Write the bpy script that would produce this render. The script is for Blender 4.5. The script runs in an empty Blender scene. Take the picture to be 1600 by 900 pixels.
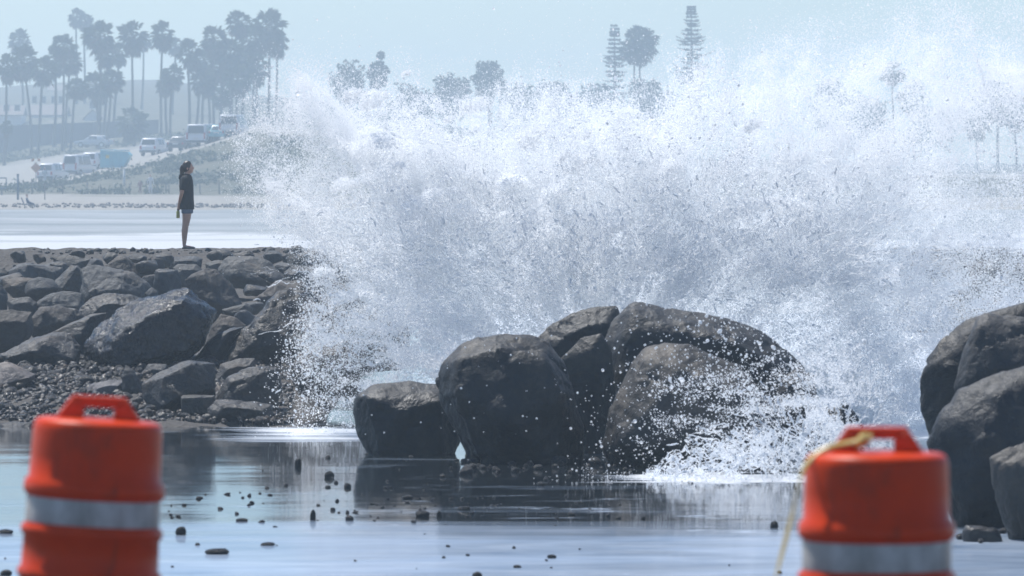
import bpy, bmesh, math, random
import numpy as np
from mathutils import Vector, Matrix

random.seed(7)
RNG = np.random.default_rng(11)
SC = bpy.context.scene
COL = SC.collection

# ------------------------------------------------------------------ camera, sky, sun, exposure
FPX, YH, CAMZ = 9120.0, 239.0, 3.1          # focal length and horizon row of the 1600x900 frame, eye height
PITCH = math.atan((450 - YH) / FPX)
cam_d = bpy.data.cameras.new('camera')
cam = bpy.data.objects.new('camera', cam_d)
COL.objects.link(cam)
cam.location = (0, 0, CAMZ)
cam.rotation_euler = (math.pi / 2 - PITCH, 0, 0)
cam_d.sensor_width = 36.0
cam_d.lens = 36.0 * FPX / 1600.0
cam_d.clip_start = 0.5
cam_d.clip_end = 6000
cam_d.dof.use_dof = True
cam_d.dof.focus_distance = 96
cam_d.dof.aperture_fstop = 6.7
SC.camera = cam

SUN_AZ, SUN_EL = math.radians(-40), math.radians(60)     # azimuth from +Y, clockwise
world = bpy.data.worlds.new('World')
SC.world = world
world.use_nodes = True
wn = world.node_tree
wn.nodes.clear()
w_out = wn.nodes.new('ShaderNodeOutputWorld')
w_bg = wn.nodes.new('ShaderNodeBackground')
w_sky = wn.nodes.new('ShaderNodeTexSky')
w_sky.sky_type = 'NISHITA'
w_sky.sun_disc = False
w_sky.sun_elevation = SUN_EL
w_sky.sun_rotation = SUN_AZ
w_sky.altitude = 0
w_sky.air_density = 1.0
w_sky.dust_density = 0.0
w_sky.ozone_density = 8.0
w_bg.inputs['Strength'].default_value = 0.095
wn.links.new(w_sky.outputs[0], w_bg.inputs[0])
wn.links.new(w_bg.outputs[0], w_out.inputs[0])

sun_d = bpy.data.lights.new('sun', 'SUN')
sun_d.energy = 5.0
sun_d.angle = math.radians(0.6)
sun_d.color = (1.0, 0.97, 0.93)
sun = bpy.data.objects.new('sun', sun_d)
COL.objects.link(sun)
sdir = Vector((math.sin(SUN_AZ) * math.cos(SUN_EL), math.cos(SUN_AZ) * math.cos(SUN_EL), math.sin(SUN_EL)))
sun.rotation_euler = sdir.to_track_quat('Z', 'Y').to_euler()
sun.location = (-20, 40, 40)

SC.view_settings.view_transform = 'Standard'
SC.view_settings.look = 'None'
SC.view_settings.exposure = 0.25
SC.view_settings.gamma = 1.0
SC.view_settings.use_curve_mapping = False
SC.render.engine = 'CYCLES'
cy = SC.cycles
cy.max_bounces = 22
cy.diffuse_bounces = 20
cy.glossy_bounces = 3
cy.transmission_bounces = 4
cy.volume_bounces = 3
cy.transparent_max_bounces = 8
cy.use_denoising = True
cy.caustics_reflective = False
cy.caustics_refractive = False
HAZE_DENSITY = 0.0010

# ------------------------------------------------------------------ helpers
def at(px, py, Y):
    """World point at forward distance Y that the photograph's pixel (px, py) looks at."""
    u, v = (px - 800) / FPX, (450 - py) / FPX
    d = Vector((u, math.cos(PITCH) + v * math.sin(PITCH), -math.sin(PITCH) + v * math.cos(PITCH)))
    k = Y / d.y
    return Vector((d.x * k, Y, CAMZ + d.z * k))

def at_np(px, py, Y):
    u, v = (px - 800) / FPX, (450 - py) / FPX
    dy = math.cos(PITCH) + v * math.sin(PITCH)
    dz = -math.sin(PITCH) + v * math.cos(PITCH)
    return np.stack([u / dy * Y, Y + 0 * u, CAMZ + dz / dy * Y], -1)

def px_of(X, Y):
    return 800 + X / Y * FPX

_T = np.random.default_rng(5).random((32, 32, 32)).astype(np.float32)
def vnoise(P):
    P = np.asarray(P, dtype=np.float32)
    I = np.floor(P).astype(np.int32)
    F = P - I
    F = F * F * (3 - 2 * F)
    I &= 31
    J = (I + 1) & 31
    x0, y0, z0 = I[..., 0], I[..., 1], I[..., 2]
    x1, y1, z1 = J[..., 0], J[..., 1], J[..., 2]
    fx, fy, fz = F[..., 0], F[..., 1], F[..., 2]
    a = _T[x0, y0, z0] * (1 - fx) + _T[x1, y0, z0] * fx
    b = _T[x0, y1, z0] * (1 - fx) + _T[x1, y1, z0] * fx
    c = _T[x0, y0, z1] * (1 - fx) + _T[x1, y0, z1] * fx
    d = _T[x0, y1, z1] * (1 - fx) + _T[x1, y1, z1] * fx
    return (a * (1 - fy) + b * fy) * (1 - fz) + (c * (1 - fy) + d * fy) * fz

def fbm(P, octaves=4, gain=0.5):
    """-1..1 fractal noise"""
    P = np.asarray(P, dtype=np.float32)
    s, a, t = 0, 1.0, 0.0
    for o in range(octaves):
        s = s + a * (vnoise(P * (2.03 ** o) + 7.31 * o) * 2 - 1)
        t += a
        a *= gain
    return s / t

def tag(o, label=None, cat=None, group=None, kind=None):
    for k, v in (('label', label), ('category', cat), ('group', group), ('kind', kind)):
        if v:
            o[k] = v
    return o

def mesh_obj(name, verts, faces, mat=None, parent=None, smooth=True, loc=(0, 0, 0)):
    me = bpy.data.meshes.new(name)
    me.from_pydata([tuple(v) for v in verts], [], faces)
    me.polygons.foreach_set('use_smooth', [smooth] * len(me.polygons))
    if mat:
        me.materials.append(mat)
    o = bpy.data.objects.new(name, me)
    COL.objects.link(o)
    o.location = loc
    o.parent = parent
    return o

def bm_obj(name, bm, mat=None, parent=None, smooth=False, loc=(0, 0, 0)):
    me = bpy.data.meshes.new(name)
    bm.to_mesh(me)
    bm.free()
    me.polygons.foreach_set('use_smooth', [smooth] * len(me.polygons))
    if mat:
        me.materials.append(mat)
    o = bpy.data.objects.new(name, me)
    COL.objects.link(o)
    o.location = loc
    o.parent = parent
    return o

def empty(name, loc, rz=0, label=None, cat=None, group=None):
    o = bpy.data.objects.new(name, None)
    COL.objects.link(o)
    o.location = loc
    o.rotation_euler = (0, 0, rz)
    o.empty_display_size = 0.1
    return tag(o, label, cat, group)

def copy_tree(o, parent=None):
    c = o.copy()
    COL.objects.link(c)
    c.parent = parent
    for ch in o.children:
        copy_tree(ch, c)
    return c

def grid_mesh(name, P, mat, kind=None, loc=(0, 0, 0)):
    """P: rows x cols x 3 array of points"""
    r, c = P.shape[:2]
    me = bpy.data.meshes.new(name)
    idx = np.arange(r * c).reshape(r, c)
    q = np.stack([idx[:-1, :-1], idx[:-1, 1:], idx[1:, 1:], idx[1:, :-1]], -1).reshape(-1, 4)
    me.vertices.add(r * c)
    me.vertices.foreach_set('co', P.astype(np.float32).reshape(-1))
    me.loops.add(q.size)
    me.loops.foreach_set('vertex_index', q.reshape(-1).astype(np.int32))
    me.polygons.add(len(q))
    me.polygons.foreach_set('loop_start', np.arange(0, q.size, 4, dtype=np.int32))
    me.polygons.foreach_set('use_smooth', np.ones(len(q), dtype=bool))
    me.update(calc_edges=True)
    me.validate()
    me.materials.append(mat)
    o = bpy.data.objects.new(name, me)
    COL.objects.link(o)
    if kind:
        o['kind'] = kind
    return o

def many_mesh(name, base_v, base_f, centers, mats3, mat, smooth=True, parent=None):
    """One mesh of many transformed copies of a small shape (mats3: n x 3 x 3)."""
    base_v = np.asarray(base_v, dtype=np.float32)
    n, k = len(centers), len(base_v)
    V = np.einsum('nij,kj->nki', mats3.astype(np.float32), base_v) + centers[:, None, :].astype(np.float32)
    bf = np.asarray(base_f, dtype=np.int32)
    F = (bf[None] + (np.arange(n, dtype=np.int32) * k)[:, None, None]).reshape(-1, bf.shape[1])
    me = bpy.data.meshes.new(name)
    me.vertices.add(n * k)
    me.vertices.foreach_set('co', V.reshape(-1))
    me.loops.add(F.size)
    me.loops.foreach_set('vertex_index', F.reshape(-1))
    me.polygons.add(len(F))
    me.polygons.foreach_set('loop_start', np.arange(0, F.size, bf.shape[1], dtype=np.int32))
    me.polygons.foreach_set('use_smooth', np.full(len(F), smooth, dtype=bool))
    me.update(calc_edges=True)
    me.materials.append(mat)
    o = bpy.data.objects.new(name, me)
    COL.objects.link(o)
    o.parent = parent
    return o

def ico(sub=1):
    bm = bmesh.new()
    bmesh.ops.create_icosphere(bm, subdivisions=sub, radius=1)
    bm.verts.index_update()
    v = [tuple(x.co) for x in bm.verts]
    f = [tuple(q.index for q in p.verts) for p in bm.faces]
    bm.free()
    return np.array(v), f

def rand_rot(n, rng):
    q = rng.normal(size=(n, 4))
    q /= np.linalg.norm(q, axis=1)[:, None]
    w, x, y, z = q.T
    return np.stack([np.stack([1 - 2 * (y * y + z * z), 2 * (x * y - z * w), 2 * (x * z + y * w)], -1),
                     np.stack([2 * (x * y + z * w), 1 - 2 * (x * x + z * z), 2 * (y * z - x * w)], -1),
                     np.stack([2 * (x * z - y * w), 2 * (y * z + x * w), 1 - 2 * (x * x + y * y)], -1)], 1)

def box_bm(bm, x0, x1, y0, y1, z0, z1, bevel=0):
    r = bmesh.ops.create_cube(bm, size=1)
    vs = r['verts']
    for v in vs:
        v.co = Vector(((x0 + x1) / 2 + v.co.x * (x1 - x0), (y0 + y1) / 2 + v.co.y * (y1 - y0), (z0 + z1) / 2 + v.co.z * (z1 - z0)))
    if bevel:
        es = list({e for v in vs for e in v.link_edges})
        bmesh.ops.bevel(bm, geom=es, offset=bevel, segments=2, affect='EDGES', profile=0.5)

def box(name, x0, x1, y0, y1, z0, z1, mat, parent=None, bevel=0):
    bm = bmesh.new()
    box_bm(bm, x0, x1, y0, y1, z0, z1, bevel)
    return bm_obj(name, bm, mat, parent)

def tube(path, radii, sides=8, cap=True):
    """verts, faces of a tube along a path of points"""
    V, F = [], []
    path = [Vector(p) for p in path]
    n = len(path)
    for i, p in enumerate(path):
        t = (path[min(i + 1, n - 1)] - path[max(i - 1, 0)]).normalized()
        a = t.orthogonal() if abs(t.y) > 0.9 else t.cross(Vector((0, 1, 0)))
        a.normalize()
        b = t.cross(a)
        r = radii[i] if hasattr(radii, '__len__') else radii
        for s in range(sides):
            an = 2 * math.pi * s / sides
            V.append(p + (a * math.cos(an) + b * math.sin(an)) * r)
    for i in range(n - 1):
        for s in range(sides):
            s2 = (s + 1) % sides
            F.append((i * sides + s, i * sides + s2, (i + 1) * sides + s2, (i + 1) * sides + s))
    if cap:
        F.append(tuple(range(sides))[::-1])
        F.append(tuple((n - 1) * sides + s for s in range(sides)))
    return V, F

def loft(rings):
    """verts, faces through rings of equal point count, capped"""
    V = [p for r in rings for p in r]
    k, n = len(rings[0]), len(rings)
    F = []
    for i in range(n - 1):
        for s in range(k):
            s2 = (s + 1) % k
            F.append((i * k + s, i * k + s2, (i + 1) * k + s2, (i + 1) * k + s))
    F.append(tuple(range(k))[::-1])
    F.append(tuple((n - 1) * k + s for s in range(k)))
    return V, F

# ------------------------------------------------------------------ materials
class NT:
    def __init__(s, name):
        s.m = bpy.data.materials.new(name)
        s.m.use_nodes = True
        s.t = s.m.node_tree
        s.t.nodes.clear()
        s.out = s.t.nodes.new('ShaderNodeOutputMaterial')
    def n(s, typ, **kw):
        nd = s.t.nodes.new(typ)
        for k, v in kw.items():
            if k in nd.inputs.keys():
                if hasattr(v, 'is_linked') or isinstance(v, bpy.types.NodeSocket):
                    s.t.links.new(v, nd.inputs[k])
                else:
                    nd.inputs[k].default_value = v
            else:
                setattr(nd, k, v)
        return nd
    def link(s, a, b):
        s.t.links.new(a, b)
    def coord(s, kind='Object', scale=(1, 1, 1)):
        tc = s.n('ShaderNodeTexCoord')
        mp = s.n('ShaderNodeMapping')
        mp.inputs['Scale'].default_value = scale
        s.link(tc.outputs[kind], mp.inputs['Vector'])
        return mp.outputs[0]
    def pos(s, scale=(1, 1, 1)):
        g = s.n('ShaderNodeNewGeometry')
        mp = s.n('ShaderNodeMapping')
        mp.inputs['Scale'].default_value = scale
        s.link(g.outputs['Position'], mp.inputs['Vector'])
        return mp.outputs[0]
    def noise(s, vec, scale, detail=4, rough=0.55, dist=0.0):
        nd = s.n('ShaderNodeTexNoise')
        nd.inputs['Scale'].default_value = scale
        nd.inputs['Detail'].default_value = detail
        nd.inputs['Roughness'].default_value = rough
        nd.inputs['Distortion'].default_value = dist
        s.link(vec, nd.inputs['Vector'])
        return nd.outputs['Fac']
    def ramp(s, fac, stops):
        r = s.n('ShaderNodeValToRGB')
        e = r.color_ramp.elements
        while len(e) < len(stops):
            e.new(0.5)
        for i, (p, c) in enumerate(stops):
            e[i].position = p
            e[i].color = (*c, 1) if len(c) == 3 else c
        s.link(fac, r.inputs[0])
        return r.outputs[0]
    def ramp1(s, fac, a, b, lo=0.0, hi=1.0):
        m = s.n('ShaderNodeMapRange')
        m.inputs[1].default_value, m.inputs[2].default_value = a, b
        m.inputs[3].default_value, m.inputs[4].default_value = lo, hi
        s.link(fac, m.inputs[0])
        return m.outputs[0]
    def mix(s, fac, a, b, mode='MIX'):
        m = s.n('ShaderNodeMix')
        m.data_type = 'RGBA'
        m.blend_type = mode
        for sock, v in ((m.inputs[0], fac), (m.inputs[6], a), (m.inputs[7], b)):
            if isinstance(v, bpy.types.NodeSocket):
                s.link(v, sock)
            elif sock == m.inputs[0]:
                sock.default_value = v
            else:
                sock.default_value = (*v, 1) if len(v) == 3 else v
        return m.outputs[2]
    def math(s, op, a, b=0.5):
        m = s.n('ShaderNodeMath')
        m.operation = op
        for i, v in enumerate((a, b)):
            if isinstance(v, bpy.types.NodeSocket):
                s.link(v, m.inputs[i])
            else:
                m.inputs[i].default_value = v
        return m.outputs[0]
    def bump(s, h, strength=0.5, dist=0.05, normal=None):
        b = s.n('ShaderNodeBump')
        b.inputs['Strength'].default_value = strength
        b.inputs['Distance'].default_value = dist
        s.link(h, b.inputs['Height'])
        if normal:
            s.link(normal, b.inputs['Normal'])
        return b.outputs[0]
    def bsdf(s, color=None, rough=0.6, normal=None, spec=0.5, metallic=0.0, **kw):
        p = s.n('ShaderNodeBsdfPrincipled')
        for k, v in (('Base Color', color), ('Roughness', rough), ('Normal', normal), ('Specular IOR Level', spec), ('Metallic', metallic)):
            if v is None:
                continue
            if isinstance(v, bpy.types.NodeSocket):
                s.link(v, p.inputs[k])
            else:
                p.inputs[k].default_value = (*v, 1) if isinstance(v, tuple) and len(v) == 3 else v
        for k, v in kw.items():
            p.inputs[k.replace('_', ' ')].default_value = v
        return p.outputs[0]
    def done(s, sh):
        s.link(sh, s.out.inputs['Surface'])
        return s.m

def plain(name, color, rough=0.6, spec=0.5, var=0.12, scale=6.0, metallic=0.0):
    t = NT(name)
    c = t.coord()
    f = t.noise(c, scale, 3)
    lo = tuple(x * (1 - var) for x in color)
    hi = tuple(min(1, x * (1 + var)) for x in color)
    return t.done(t.bsdf(t.ramp(f, [(0.3, lo), (0.7, hi)]), rough, spec=spec, metallic=metallic))

def rock_mat(name, dark, light, stain, rough=0.6, wet=0.0, wet_z=None):
    t = NT(name)
    c = t.coord()
    oi = t.n('ShaderNodeObjectInfo')
    off = t.n('ShaderNodeVectorMath')
    off.operation = 'ADD'
    sc_ = t.n('ShaderNodeVectorMath')
    sc_.operation = 'SCALE'
    t.link(oi.outputs['Random'], sc_.inputs['Scale'])
    sc_.inputs[0].default_value = (37.0, 21.0, 53.0)
    t.link(c, off.inputs[0])
    t.link(sc_.outputs[0], off.inputs[1])
    v = off.outputs[0]
    big = t.noise(v, 1.6, 5, 0.6, 0.4)
    fine = t.noise(v, 14, 6, 0.65)
    speck = t.noise(v, 60, 3, 0.7)
    col = t.ramp(big, [(0.28, dark), (0.55, tuple((a + b) / 2 for a, b in zip(dark, light))), (0.75, light)])
    st = t.ramp1(t.noise(v, 2.3, 4, 0.6, 0.8), 0.52, 0.68, 0, 0.75)
    col = t.mix(st, col, stain)
    col = t.mix(0.45 if wet_z is None else 0.3, col, t.ramp(fine, [(0.3, (0.45, 0.45, 0.45)), (0.7, (1, 1, 1))]), 'MULTIPLY')
    col = t.mix(0.3 if wet_z is None else 0.12, col, t.ramp(speck, [(0.4, (0.6, 0.6, 0.6)), (0.6, (1.0, 1.0, 1.0))]), 'MULTIPLY')
    tint = t.ramp(oi.outputs['Random'], [(0.0, (0.8, 0.84, 0.9)), (0.35, (1.0, 1.0, 1.0)), (0.7, (0.9, 0.86, 0.8)), (1.0, (1.1, 1.05, 0.97))])
    col = t.mix(1.0, col, tint, 'MULTIPLY')
    r = t.ramp1(fine, 0.3, 0.7, rough - 0.15, rough + 0.15)
    if wet_z is not None:      # rock that the tide has wetted: darker and glossier below a ragged line
        g = t.n('ShaderNodeNewGeometry')
        sx = t.n('ShaderNodeSeparateXYZ')
        t.link(g.outputs['Position'], sx.inputs[0])
        z = t.math('ADD', sx.outputs[2], t.ramp1(big, 0.3, 0.7, -0.25, 0.25))
        w = t.ramp1(z, wet_z - 0.15, wet_z + 0.2, 1.0, 0.0)
        col = t.mix(w, col, t.mix(1.0, col, (0.42, 0.44, 0.48), 'MULTIPLY'))
        rw = t.n('ShaderNodeMix')
        rw.data_type = 'FLOAT'
        t.link(w, rw.inputs[0])
        t.link(r, rw.inputs[2])
        rw.inputs[3].default_value = 0.3
        r = rw.outputs[0]
    bs = 0.7 if wet_z is not None else 1.0
    n1 = t.bump(t.noise(v, 5.5, 8, 0.62, 0.3), 0.7 * bs, 0.09)
    n2 = t.bump(fine, 0.6 * bs, 0.018, n1)
    n3 = t.bump(t.noise(v, 45, 4, 0.6), 0.5 * bs, 0.006, n2)
    return t.done(t.bsdf(col, r, n3, 0.3))

M = {}
M['rock_dry'] = rock_mat('rock_dry', (0.048, 0.054, 0.061), (0.135, 0.141, 0.145), (0.105, 0.09, 0.075), 0.62)
M['rock_brown'] = rock_mat('rock_brown', (0.055, 0.05, 0.046), (0.135, 0.117, 0.102), (0.075, 0.072, 0.07), 0.66)
M['rock_mid'] = rock_mat('rock_mid', (0.035, 0.038, 0.042), (0.10, 0.10, 0.1), (0.10, 0.078, 0.06), 0.5)
M['rock_dark'] = rock_mat('rock_dark', (0.02, 0.022, 0.026), (0.06, 0.061, 0.063), (0.065, 0.055, 0.045), 0.42)
M['boulder'] = rock_mat('boulder_rock', (0.016, 0.019, 0.023), (0.047, 0.049, 0.052), (0.064, 0.057, 0.048), 0.5, wet_z=0.55)
M['boulder_tan'] = rock_mat('boulder_tan_rock', (0.036, 0.036, 0.037), (0.105, 0.098, 0.09), (0.125, 0.11, 0.092), 0.55, wet_z=0.35)
M['pebble'] = rock_mat('pebble_stone', (0.024, 0.026, 0.03), (0.10, 0.098, 0.095), (0.12, 0.085, 0.06), 0.34)
M['stone_wet'] = rock_mat('wet_stone', (0.012, 0.013, 0.015), (0.045, 0.043, 0.042), (0.06, 0.045, 0.035), 0.3)

def ground_material():
    t = NT('gravel_shore')
    p = t.pos()
    big = t.noise(p, 0.8, 5)
    grit = t.noise(p, 26, 6, 0.7)
    vor = t.n('ShaderNodeTexVoronoi')
    vor.inputs['Scale'].default_value = 14
    t.link(p, vor.inputs['Vector'])
    col = t.ramp(grit, [(0.3, (0.03, 0.029, 0.028)), (0.55, (0.075, 0.068, 0.06)), (0.75, (0.14, 0.12, 0.1))])
    col = t.mix(t.ramp1(big, 0.35, 0.65, 0, 0.5), col, (0.065, 0.054, 0.043))
    n = t.bump(grit, 0.8, 0.03)
    n = t.bump(vor.outputs['Distance'], 0.6, 0.04, n)
    return t.done(t.bsdf(col, 0.75, n, 0.3))
M['shore'] = ground_material()

def water_material():
    """thin sheet of tide water over the flat: dark and still by the rocks, rippled and foam-streaked, tinted with reflected sky blue, nearer the road"""
    t = NT('tide_water')
    g = t.n('ShaderNodeNewGeometry')
    sx = t.n('ShaderNodeSeparateXYZ')
    t.link(g.outputs['Position'], sx.inputs[0])
    p = t.pos()
    ps = t.pos((0.16, 1.0, 1.0))
    ragged = t.noise(ps, 0.7, 4)
    y = t.math('ADD', sx.outputs[1], t.ramp1(ragged, 0.3, 0.7, -1.6, 1.6))
    near = t.ramp1(y, 50.0, 46.5, 0.0, 1.0)                     # foamy run-up, also carrying the sky's blue reflection as colour
    streak = t.noise(t.pos((0.35, 0.8, 1.0)), 0.9, 6, 0.6, 0.9)
    blot = t.noise(t.pos((0.5, 1.2, 1.0)), 1.6, 5, 0.65, 0.8)
    fo = t.math('MULTIPLY', t.ramp1(streak, 0.36, 0.66, 0.5, 0.8), near)
    fo2 = t.math('MULTIPLY', t.ramp1(blot, 0.58, 0.7, 0.0, 0.8), t.ramp1(y, 56, 48, 0.0, 1.0))
    thin = t.math('MULTIPLY', t.ramp1(streak, 0.6, 0.68, 0.0, 0.3), t.ramp1(y, 70, 56, 0.8, 0.5))
    xr = t.math('ADD', sx.outputs[0], t.ramp1(blot, 0.3, 0.7, -0.5, 0.5))
    surf = t.math('MULTIPLY', t.ramp1(y, 62.9, 64.2, 0.0, 0.95), t.math('MAXIMUM', t.ramp1(xr, -1.5, -0.6, 0.0, 1.0), t.math('MULTIPLY', t.ramp1(xr, -3.3, -2.5, 0.0, 1.0), t.ramp1(y, 65.6, 64.8, 0.0, 1.0))))     # white water at left; added beyond the boulders to brighten the spray's backdrop
    ex = t.math('POWER', t.math('DIVIDE', t.math('SUBTRACT', sx.outputs[0], 2.2), 1.5), 2.0)
    ey = t.math('POWER', t.math('DIVIDE', t.math('SUBTRACT', sx.outputs[1], 55.6), 1.0), 2.0)
    pool = t.math('ADD', t.math('SUBTRACT', 1.0, t.math('ADD', ex, ey)), t.ramp1(blot, 0.3, 0.7, -0.7, 0.7))
    churn = t.ramp1(pool, 0.0, 0.5, 0.0, 0.9)                  # foam where the splash falls back
    surf = t.math('MAXIMUM', surf, churn)
    foam = t.math('MAXIMUM', t.math('MAXIMUM', t.math('MAXIMUM', fo, fo2), thin), surf)
    h1 = t.noise(t.pos((0.5, 1.0, 1.0)), 2.2, 3, 0.5)
    h2 = t.noise(t.pos((0.7, 1.0, 1.0)), 9.0, 3, 0.5)
    n = t.bump(h1, 0.3, 0.009)
    n = t.bump(h2, 0.2, 0.003, n)
    wt = t.bsdf((0.012, 0.016, 0.02), 0.06, n, 0.4)
    fcol = t.mix(surf, t.ramp(blot, [(0.3, (0.19, 0.28, 0.41)), (0.72, (0.44, 0.52, 0.63))]), (0.8, 0.82, 0.84))  # blue of the reflected sky mixed into the foam tones
    fm = t.bsdf(fcol, 0.35, t.bump(blot, 0.3, 0.02), 0.5)
    mx = t.n('ShaderNodeMixShader')
    t.link(foam, mx.inputs[0])
    t.link(wt, mx.inputs[1])
    t.link(fm, mx.inputs[2])
    return t.done(mx.outputs[0])
M['tide'] = water_material()

def sea_material():
    t = NT('bay_water')
    g = t.n('ShaderNodeNewGeometry')
    sx = t.n('ShaderNodeSeparateXYZ')
    t.link(g.outputs['Position'], sx.inputs[0])
    st = t.noise(t.pos((0.06, 0.12, 1)), 1.0, 6, 0.6, 0.6)
    y = t.math('ADD', sx.outputs[1], t.ramp1(st, 0.3, 0.7, -26, 26))
    f1 = t.ramp1(y, 240, 208, 0.0, 1.0)                          # white water rolling in
    f2 = t.ramp1(t.noise(t.pos((0.04, 0.12, 1)), 1.0, 5, 0.6, 0.4), 0.4, 0.7, 0.05, 0.5)
    foam = t.math('MAXIMUM', f1, f2)
    n = t.bump(t.noise(t.pos((0.3, 1, 1)), 0.8, 4), 0.5, 0.2)
    wt = t.bsdf((0.17, 0.195, 0.205), 0.7, n, 0.2)
    fm = t.bsdf((0.5, 0.52, 0.54), 0.8, n, 0.1)
    mx = t.n('ShaderNodeMixShader')
    t.link(foam, mx.inputs[0])
    t.link(wt, mx.inputs[1])
    t.link(fm, mx.inputs[2])
    return t.done(mx.outputs[0])
M['sea'] = sea_material()

def spray_material(name, albedo, trans):
    t = NT(name)
    d = t.n('ShaderNodeBsdfDiffuse')
    d.inputs['Color'].default_value = (*albedo, 1)
    tr = t.n('ShaderNodeBsdfTranslucent')
    tr.inputs['Color'].default_value = (*albedo, 1)
    mx = t.n('ShaderNodeMixShader')
    mx.inputs[0].default_value = trans
    t.link(d.outputs[0], mx.inputs[1])
    t.link(tr.outputs[0], mx.inputs[2])
    return t.done(mx.outputs[0])
M['spray'] = spray_material('water_spray', (0.965, 0.98, 0.992), 0.55)
M['drops'] = spray_material('water_drops', (0.94, 0.96, 0.98), 0.45)

def wave_material():
    t = NT('churning_water')
    p = t.pos()
    f = t.noise(p, 2.2, 7, 0.62, 0.6)
    g = t.noise(p, 9, 5, 0.6, 0.3)
    fo = t.ramp1(t.math('ADD', f, t.math('MULTIPLY', g, 0.35)), 0.56, 0.78, 0, 1)
    col = t.mix(fo, (0.55, 0.61, 0.61), (0.9, 0.92, 0.93))
    n = t.bump(g, 0.7, 0.06)
    return t.done(t.bsdf(col, 0.7, n, 0.15))
M['wave'] = wave_material()

M['sand'] = plain('dry_sand', (0.36, 0.31, 0.25), 0.9, 0.2, 0.15, 0.3)
def land_material():
    t = NT('coastal_land')
    p = t.pos()
    at_ = t.n('ShaderNodeAttribute')
    at_.attribute_name = 'cover'
    n1 = t.noise(p, 0.12, 6, 0.6)
    n2 = t.noise(p, 0.9, 5, 0.65)
    sand = t.ramp(n2, [(0.3, (0.23, 0.215, 0.19)), (0.7, (0.33, 0.31, 0.275))])
    scrub = t.ramp(n2, [(0.35, (0.05, 0.06, 0.035)), (0.55, (0.11, 0.10, 0.065)), (0.75, (0.2, 0.17, 0.115))])
    fac = t.ramp1(t.math('ADD', at_.outputs['Fac'], t.ramp1(n1, 0.3, 0.7, -0.3, 0.3)), 0.35, 0.65, 0, 1)
    return t.done(t.bsdf(t.mix(fac, sand, scrub), 0.9, t.bump(n2, 0.5, 0.5), 0.2))
M['land'] = land_material()
M['asphalt'] = plain('road_asphalt', (0.055, 0.055, 0.057), 0.85, 0.3, 0.25, 20)

def leaf_mat(name, c, trans=0.3):
    t = NT(name)
    oi = t.n('ShaderNodeObjectInfo')
    f = t.noise(t.coord(), 1.7, 3)
    col = t.ramp(f, [(0.3, tuple(x * 0.6 for x in c)), (0.7, tuple(x * 1.3 for x in c))])
    col = t.mix(1.0, col, t.ramp(oi.outputs['Random'], [(0, (0.8, 0.85, 0.8)), (1, (1.1, 1.05, 1.0))]), 'MULTIPLY')
    d = t.bsdf(col, 0.6, spec=0.3)
    tr = t.n('ShaderNodeBsdfTranslucent')
    t.link(col, tr.inputs['Color'])
    mx = t.n('ShaderNodeMixShader')
    mx.inputs[0].default_value = trans
    t.link(d, mx.inputs[1])
    t.link(tr.outputs[0], mx.inputs[2])
    return t.done(mx.outputs[0])
M['frond'] = leaf_mat('palm_frond', (0.045, 0.065, 0.03))
M['dead_frond'] = leaf_mat('dead_palm_frond', (0.11, 0.085, 0.055))
M['leaf'] = leaf_mat('tree_leaf', (0.045, 0.065, 0.03))
M['needle'] = leaf_mat('pine_needle', (0.03, 0.05, 0.028), 0.15)
M['bark'] = plain('palm_bark', (0.10, 0.085, 0.07), 0.9, 0.2, 0.3, 8)

# ------------------------------------------------------------------ terrain: near shore
def sstep(a, b, x):
    t = np.clip((x - a) / (b - a), 0, 1)
    return t * t * (3 - 2 * t)

LP_Y = [0, 65.5, 67.4, 73, 80, 95, 105.2, 107.2, 112, 113.5, 118]
LP_Z = [-.05, -.05, .02, .47, .52, .74, 1.17, 1.245, 1.25, 1.05, -.6]
LG_Z = [-.05, -.05, .02, .47, .30, .45, .90, 1.245, 1.25, 1.05, -.6]     # the earth under the stones
RP_Y = [0, 61.5, 64, 98, 105.2, 107.2, 112, 113.5, 118]
RP_Z = [-.05, -.05, -.6, -.6, 1.17, 1.245, 1.25, 1.05, -.6]
def shore_z(X, Y):
    px = 800 + X / np.maximum(Y, 1) * FPX
    w = sstep(600, 470, px)
    gap = sstep(560, 640, px) * sstep(1440, 1370, px)          # bank left out here, open water added as a lighter backdrop for the spray
    right = np.interp(Y, RP_Y, RP_Z)
    right = np.where(Y > 90, right * (1 - gap) - 0.6 * gap, right)
    return w * np.interp(Y, LP_Y, LG_Z) + (1 - w) * right

def left_Y_of(py):
    """distance at which the left bank is seen on row py"""
    Ys = np.linspace(66, 108, 800)
    z = np.interp(Ys, LP_Y, LP_Z)
    pys = YH + (CAMZ - z) * FPX / Ys
    return float(np.interp(-py, -pys, Ys))

rows = np.concatenate([np.arange(34, 64, 1.0), np.arange(64, 104, 0.3), np.arange(104, 118.1, 0.12)])
cols = np.linspace(-1, 1, 420)
YY = np.repeat(rows[:, None], len(cols), 1)
XX = cols[None] * (0.105 * YY + 4)
ZZ = shore_z(XX, YY)
nz = fbm(np.stack([XX * 1.3, YY * 1.3, 0 * XX], -1), 4) * 0.09 + fbm(np.stack([XX * 6, YY * 6, 0 * XX + 3], -1), 3) * 0.05
ZZ = ZZ + nz * np.where(YY > 66, 1.0, 0.15) * np.where(YY > 104, 0.75, 1.0)
grid_mesh('beach', np.stack([XX, YY, ZZ], -1), M['shore'], 'structure')

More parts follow.
